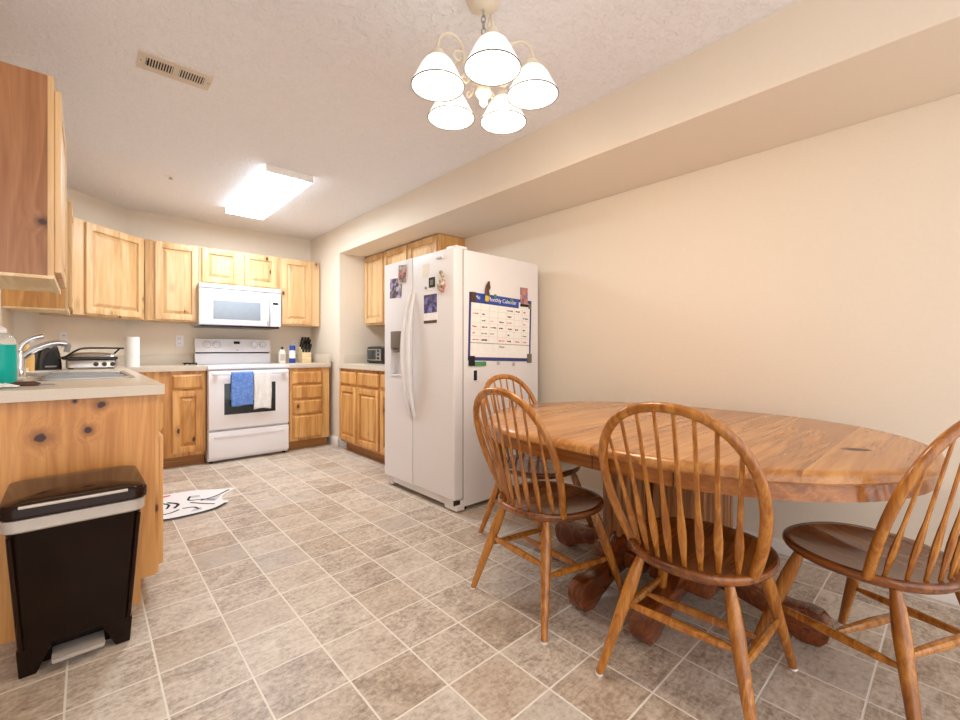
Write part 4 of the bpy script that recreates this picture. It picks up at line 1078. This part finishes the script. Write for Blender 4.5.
# ------------------------------------------------------------------ outlets
def outlet(label, loc, rz):
    t = thing('wall_outlet', label, 'outlet', loc, rz, 'white wall outlets')
    MB().box(-0.036, 0.036, -0.006, -0.0003, -0.058, 0.058, 0.003).build('cover_plate', M['white'], t)
    for s in (-0.024, 0.024):
        r = MB().box(-0.016, 0.016, -0.0085, -0.005, s - 0.014, s + 0.014, 0.004).build('socket', M['white'], t)
        MB().box(-0.008, -0.005, -0.0095, -0.008, s - 0.005, s + 0.006).box(0.005, 0.008, -0.0095, -0.008, s - 0.005, s + 0.006).build('slot', M['dark'], r, smooth=False)
outlet('white wall outlet above the grill on the angled wall', (-0.141, 5.024, 1.165), PI / 4)
outlet('white wall outlet partly hidden behind the knife block', (1.885, YB, 1.13), 0)
outlet('white wall outlet just left of the stove', (0.722, YB, 1.163), 0)

# ------------------------------------------------------------------ ceiling things
fl = thing('ceiling_light', 'rectangular fluorescent ceiling light glowing over the kitchen', 'ceiling light', (1.158, 4.085, H))
MB().box(-0.172, 0.172, -0.655, -0.64, -0.052, -0.0005, 0.002).box(-0.172, 0.172, 0.64, 0.655, -0.052, -0.0005, 0.002).box(-0.13, 0.13, -0.64, 0.64, -0.012, -0.0005).build('housing', M['trim'], fl)
df = [[(-0.140, -0.639, -0.013), (0.140, -0.639, -0.013), (0.140, 0.639, -0.013), (-0.140, 0.639, -0.013)], [(-0.168, -0.639, -0.054), (0.168, -0.639, -0.054), (0.168, 0.639, -0.054), (-0.168, 0.639, -0.054)]]
dfo = MB().loft(df).build('diffuser', M['fluo_side'], fl, smooth=False)
MB().box(-0.166, 0.166, -0.637, 0.637, -0.0565, -0.0545).build('diffuser_lens', M['fluo'], dfo, smooth=False)
vt = thing('ceiling_vent', 'almond metal air vent in the ceiling', 'vent', (0.328, 2.588, H))
v = MB()
v.box(-0.148, 0.148, -0.078, -0.038, -0.007, -0.0005, 0.002).box(-0.148, 0.148, 0.038, 0.078, -0.007, -0.0005, 0.002)
v.box(-0.148, -0.118, -0.04, 0.04, -0.007, -0.0005).box(0.118, 0.148, -0.04, 0.04, -0.007, -0.0005).box(-0.012, 0.012, -0.04, 0.04, -0.007, -0.0005)
v.build('frame', M['vent'], vt)
MB().box(-0.12, 0.12, -0.04, 0.04, -0.003, -0.0004).build('backing', M['dark'], vt, smooth=False)
for s in (-0.118, 0.012):
    for i in range(10):
        x = s + 0.004 + i * 0.0108
        MB().box(x - 0.0022, x + 0.0022, -0.038, 0.038, -0.0075, -0.0035).build('slat', M['vent'], vt, smooth=False)
MB().box(-0.114, -0.106, -0.012, 0.012, -0.016, -0.006, 0.002).build('lever', M['dark'], vt)
for x in (-0.136, 0.136): MB().lathe([(0.004, -0.0085), (0.005, -0.006)], 10, (x, 0, 0)).build('screw', M['grey'], vt)
sp = thing('sprinkler_head', 'tiny ceiling sprinkler plate left of the fluorescent light', 'sprinkler', (0.497, 4.19, H))
MB().lathe([(0.004, -0.008), (0.035, -0.006), (0.04, -0.0005)], 20).build('plate', M['trim'], sp)
MB().lathe([(0.006, -0.022), (0.016, -0.02), (0.006, -0.014), (0.006, -0.006)], 12).build('deflector', M['grey'], sp)

CHX, CHY = 1.150, 1.250
ch = thing('chandelier', 'five-arm ivory chandelier with lit white glass bell shades', 'chandelier', (CHX, CHY, H))
MB().lathe([(0.066, -0.0005), (0.067, -0.008), (0.06, -0.024), (0.04, -0.038), (0.014, -0.045), (0.006, -0.047)], 28).build('canopy', M['ivory'], ch)
for i in range(4):
    z = -0.058 - i * 0.024
    R = Matrix.Translation((0, 0, z)) @ Matrix.Rotation(R90 * (i % 2) + 0.5, 4, 'Z')
    m = MB().tube([(0.008 * math.cos(a * PI / 7), 0, 0.0155 * math.sin(a * PI / 7)) for a in range(14)], 0.0024, 6, closed=True).move(R)
    m.build('chain_link', M['grey'], ch)
MB().tube(cr([(0.002, 0.003, -0.045), (0.012, 0.004, -0.08), (-0.002, 0.004, -0.11), (0.002, 0, -0.15)]), 0.0022, 6).build('cord', M['ivory'], ch)
MB().lathe([(0.004, -0.145), (0.012, -0.15), (0.016, -0.165), (0.010, -0.18), (0.022, -0.195), (0.026, -0.215), (0.018, -0.235), (0.022, -0.26), (0.036, -0.285), (0.042, -0.31), (0.034, -0.33), (0.020, -0.345),
            (0.030, -0.36), (0.032, -0.372), (0.024, -0.385), (0.014, -0.395), (0.016, -0.41), (0.008, -0.42), (0.003, -0.425)], 24).build('column', M['ivory'], ch)
RA = 0.19
fwd = math.pi / 2 - 0.7357          # world angle of the camera's forward direction, used only to start the ring of arms
ZR = 2.055 - H                      # rim height
for i in range(5):
    a = math.radians(-81 + 72 * i) + (fwd - R90)
    ca, sa = math.cos(a), math.sin(a)
    def q(r, z): return (r * ca, r * sa, z)
    arm = MB().tube(cr([q(0.02, -0.30), q(0.05, -0.315), q(0.078, -0.285), q(0.088, -0.225), q(0.108, -0.195), q(0.14, -0.185), q(0.172, -0.20), q(RA, -0.235), q(RA, -0.27)]), 0.0058, 8).build('arm', M['ivory'], ch)
    sc = cr([q(0.105 + 0.034 * (1 - k / 11) * math.cos(3.5 - k * 0.72), -0.262 + 0.034 * (1 - k / 11) * math.sin(3.5 - k * 0.72)) for k in range(11)], 3)
    sc2 = cr([q(0.082 + 0.022 * (1 - k / 10) * math.cos(2.6 + k * 0.75), -0.335 + 0.022 * (1 - k / 10) * math.sin(2.6 + k * 0.75)) for k in range(10)], 3)
    MB().tube(sc2, 0.004, 6).build('scroll', M['ivory'], arm)
    MB().tube(sc, 0.004, 6).build('scroll', M['ivory'], arm)
    c = q(RA, -0.008)
    MB().lathe([(0.006, -0.250), (0.018, -0.253), (0.024, -0.262), (0.022, -0.267), (0.031, -0.272), (0.034, -0.284), (0.031, -0.290)], 20, c).build('socket_cup', M['ivory'], ch)
    sh = MB()
    prof = [(0.030, -0.285), (0.040, -0.289), (0.052, -0.300), (0.064, -0.319), (0.074, -0.340), (0.085, -0.361), (0.094, -0.378), (0.097, -0.388), (0.0945, -0.388), (0.091, -0.378), (0.082, -0.362), (0.071, -0.341), (0.061, -0.320), (0.049, -0.302), (0.036, -0.291)]
    sh.lathe(prof, 32, c, cap=False)
    so = sh.build('glass_shade', M['shade'], ch, angle=60)
    rm = MB().tube([(c[0] + 0.0975 * math.cos(k * PI / 20), c[1] + 0.0975 * math.sin(k * PI / 20), -0.397) for k in range(40)], 0.0022, 6, closed=True)
    rm.build('rim_line', M['dark'], so)
    MB().lathe([(0.008, -0.28), (0.012, -0.30), (0.024, -0.318), (0.026, -0.332), (0.02, -0.348), (0.003, -0.355)], 16, c).build('bulb', M['bulb'], ch)
    L = bpy.data.lights.new('bulb_light', 'POINT'); L.energy = BULB; L.color = (1.0, 0.83, 0.63); L.shadow_soft_size = 0.05
    lo = bpy.data.objects.new('bulb_light', L); lo.location = (c[0], c[1], -0.41); lo.parent = ch; COL.objects.link(lo)
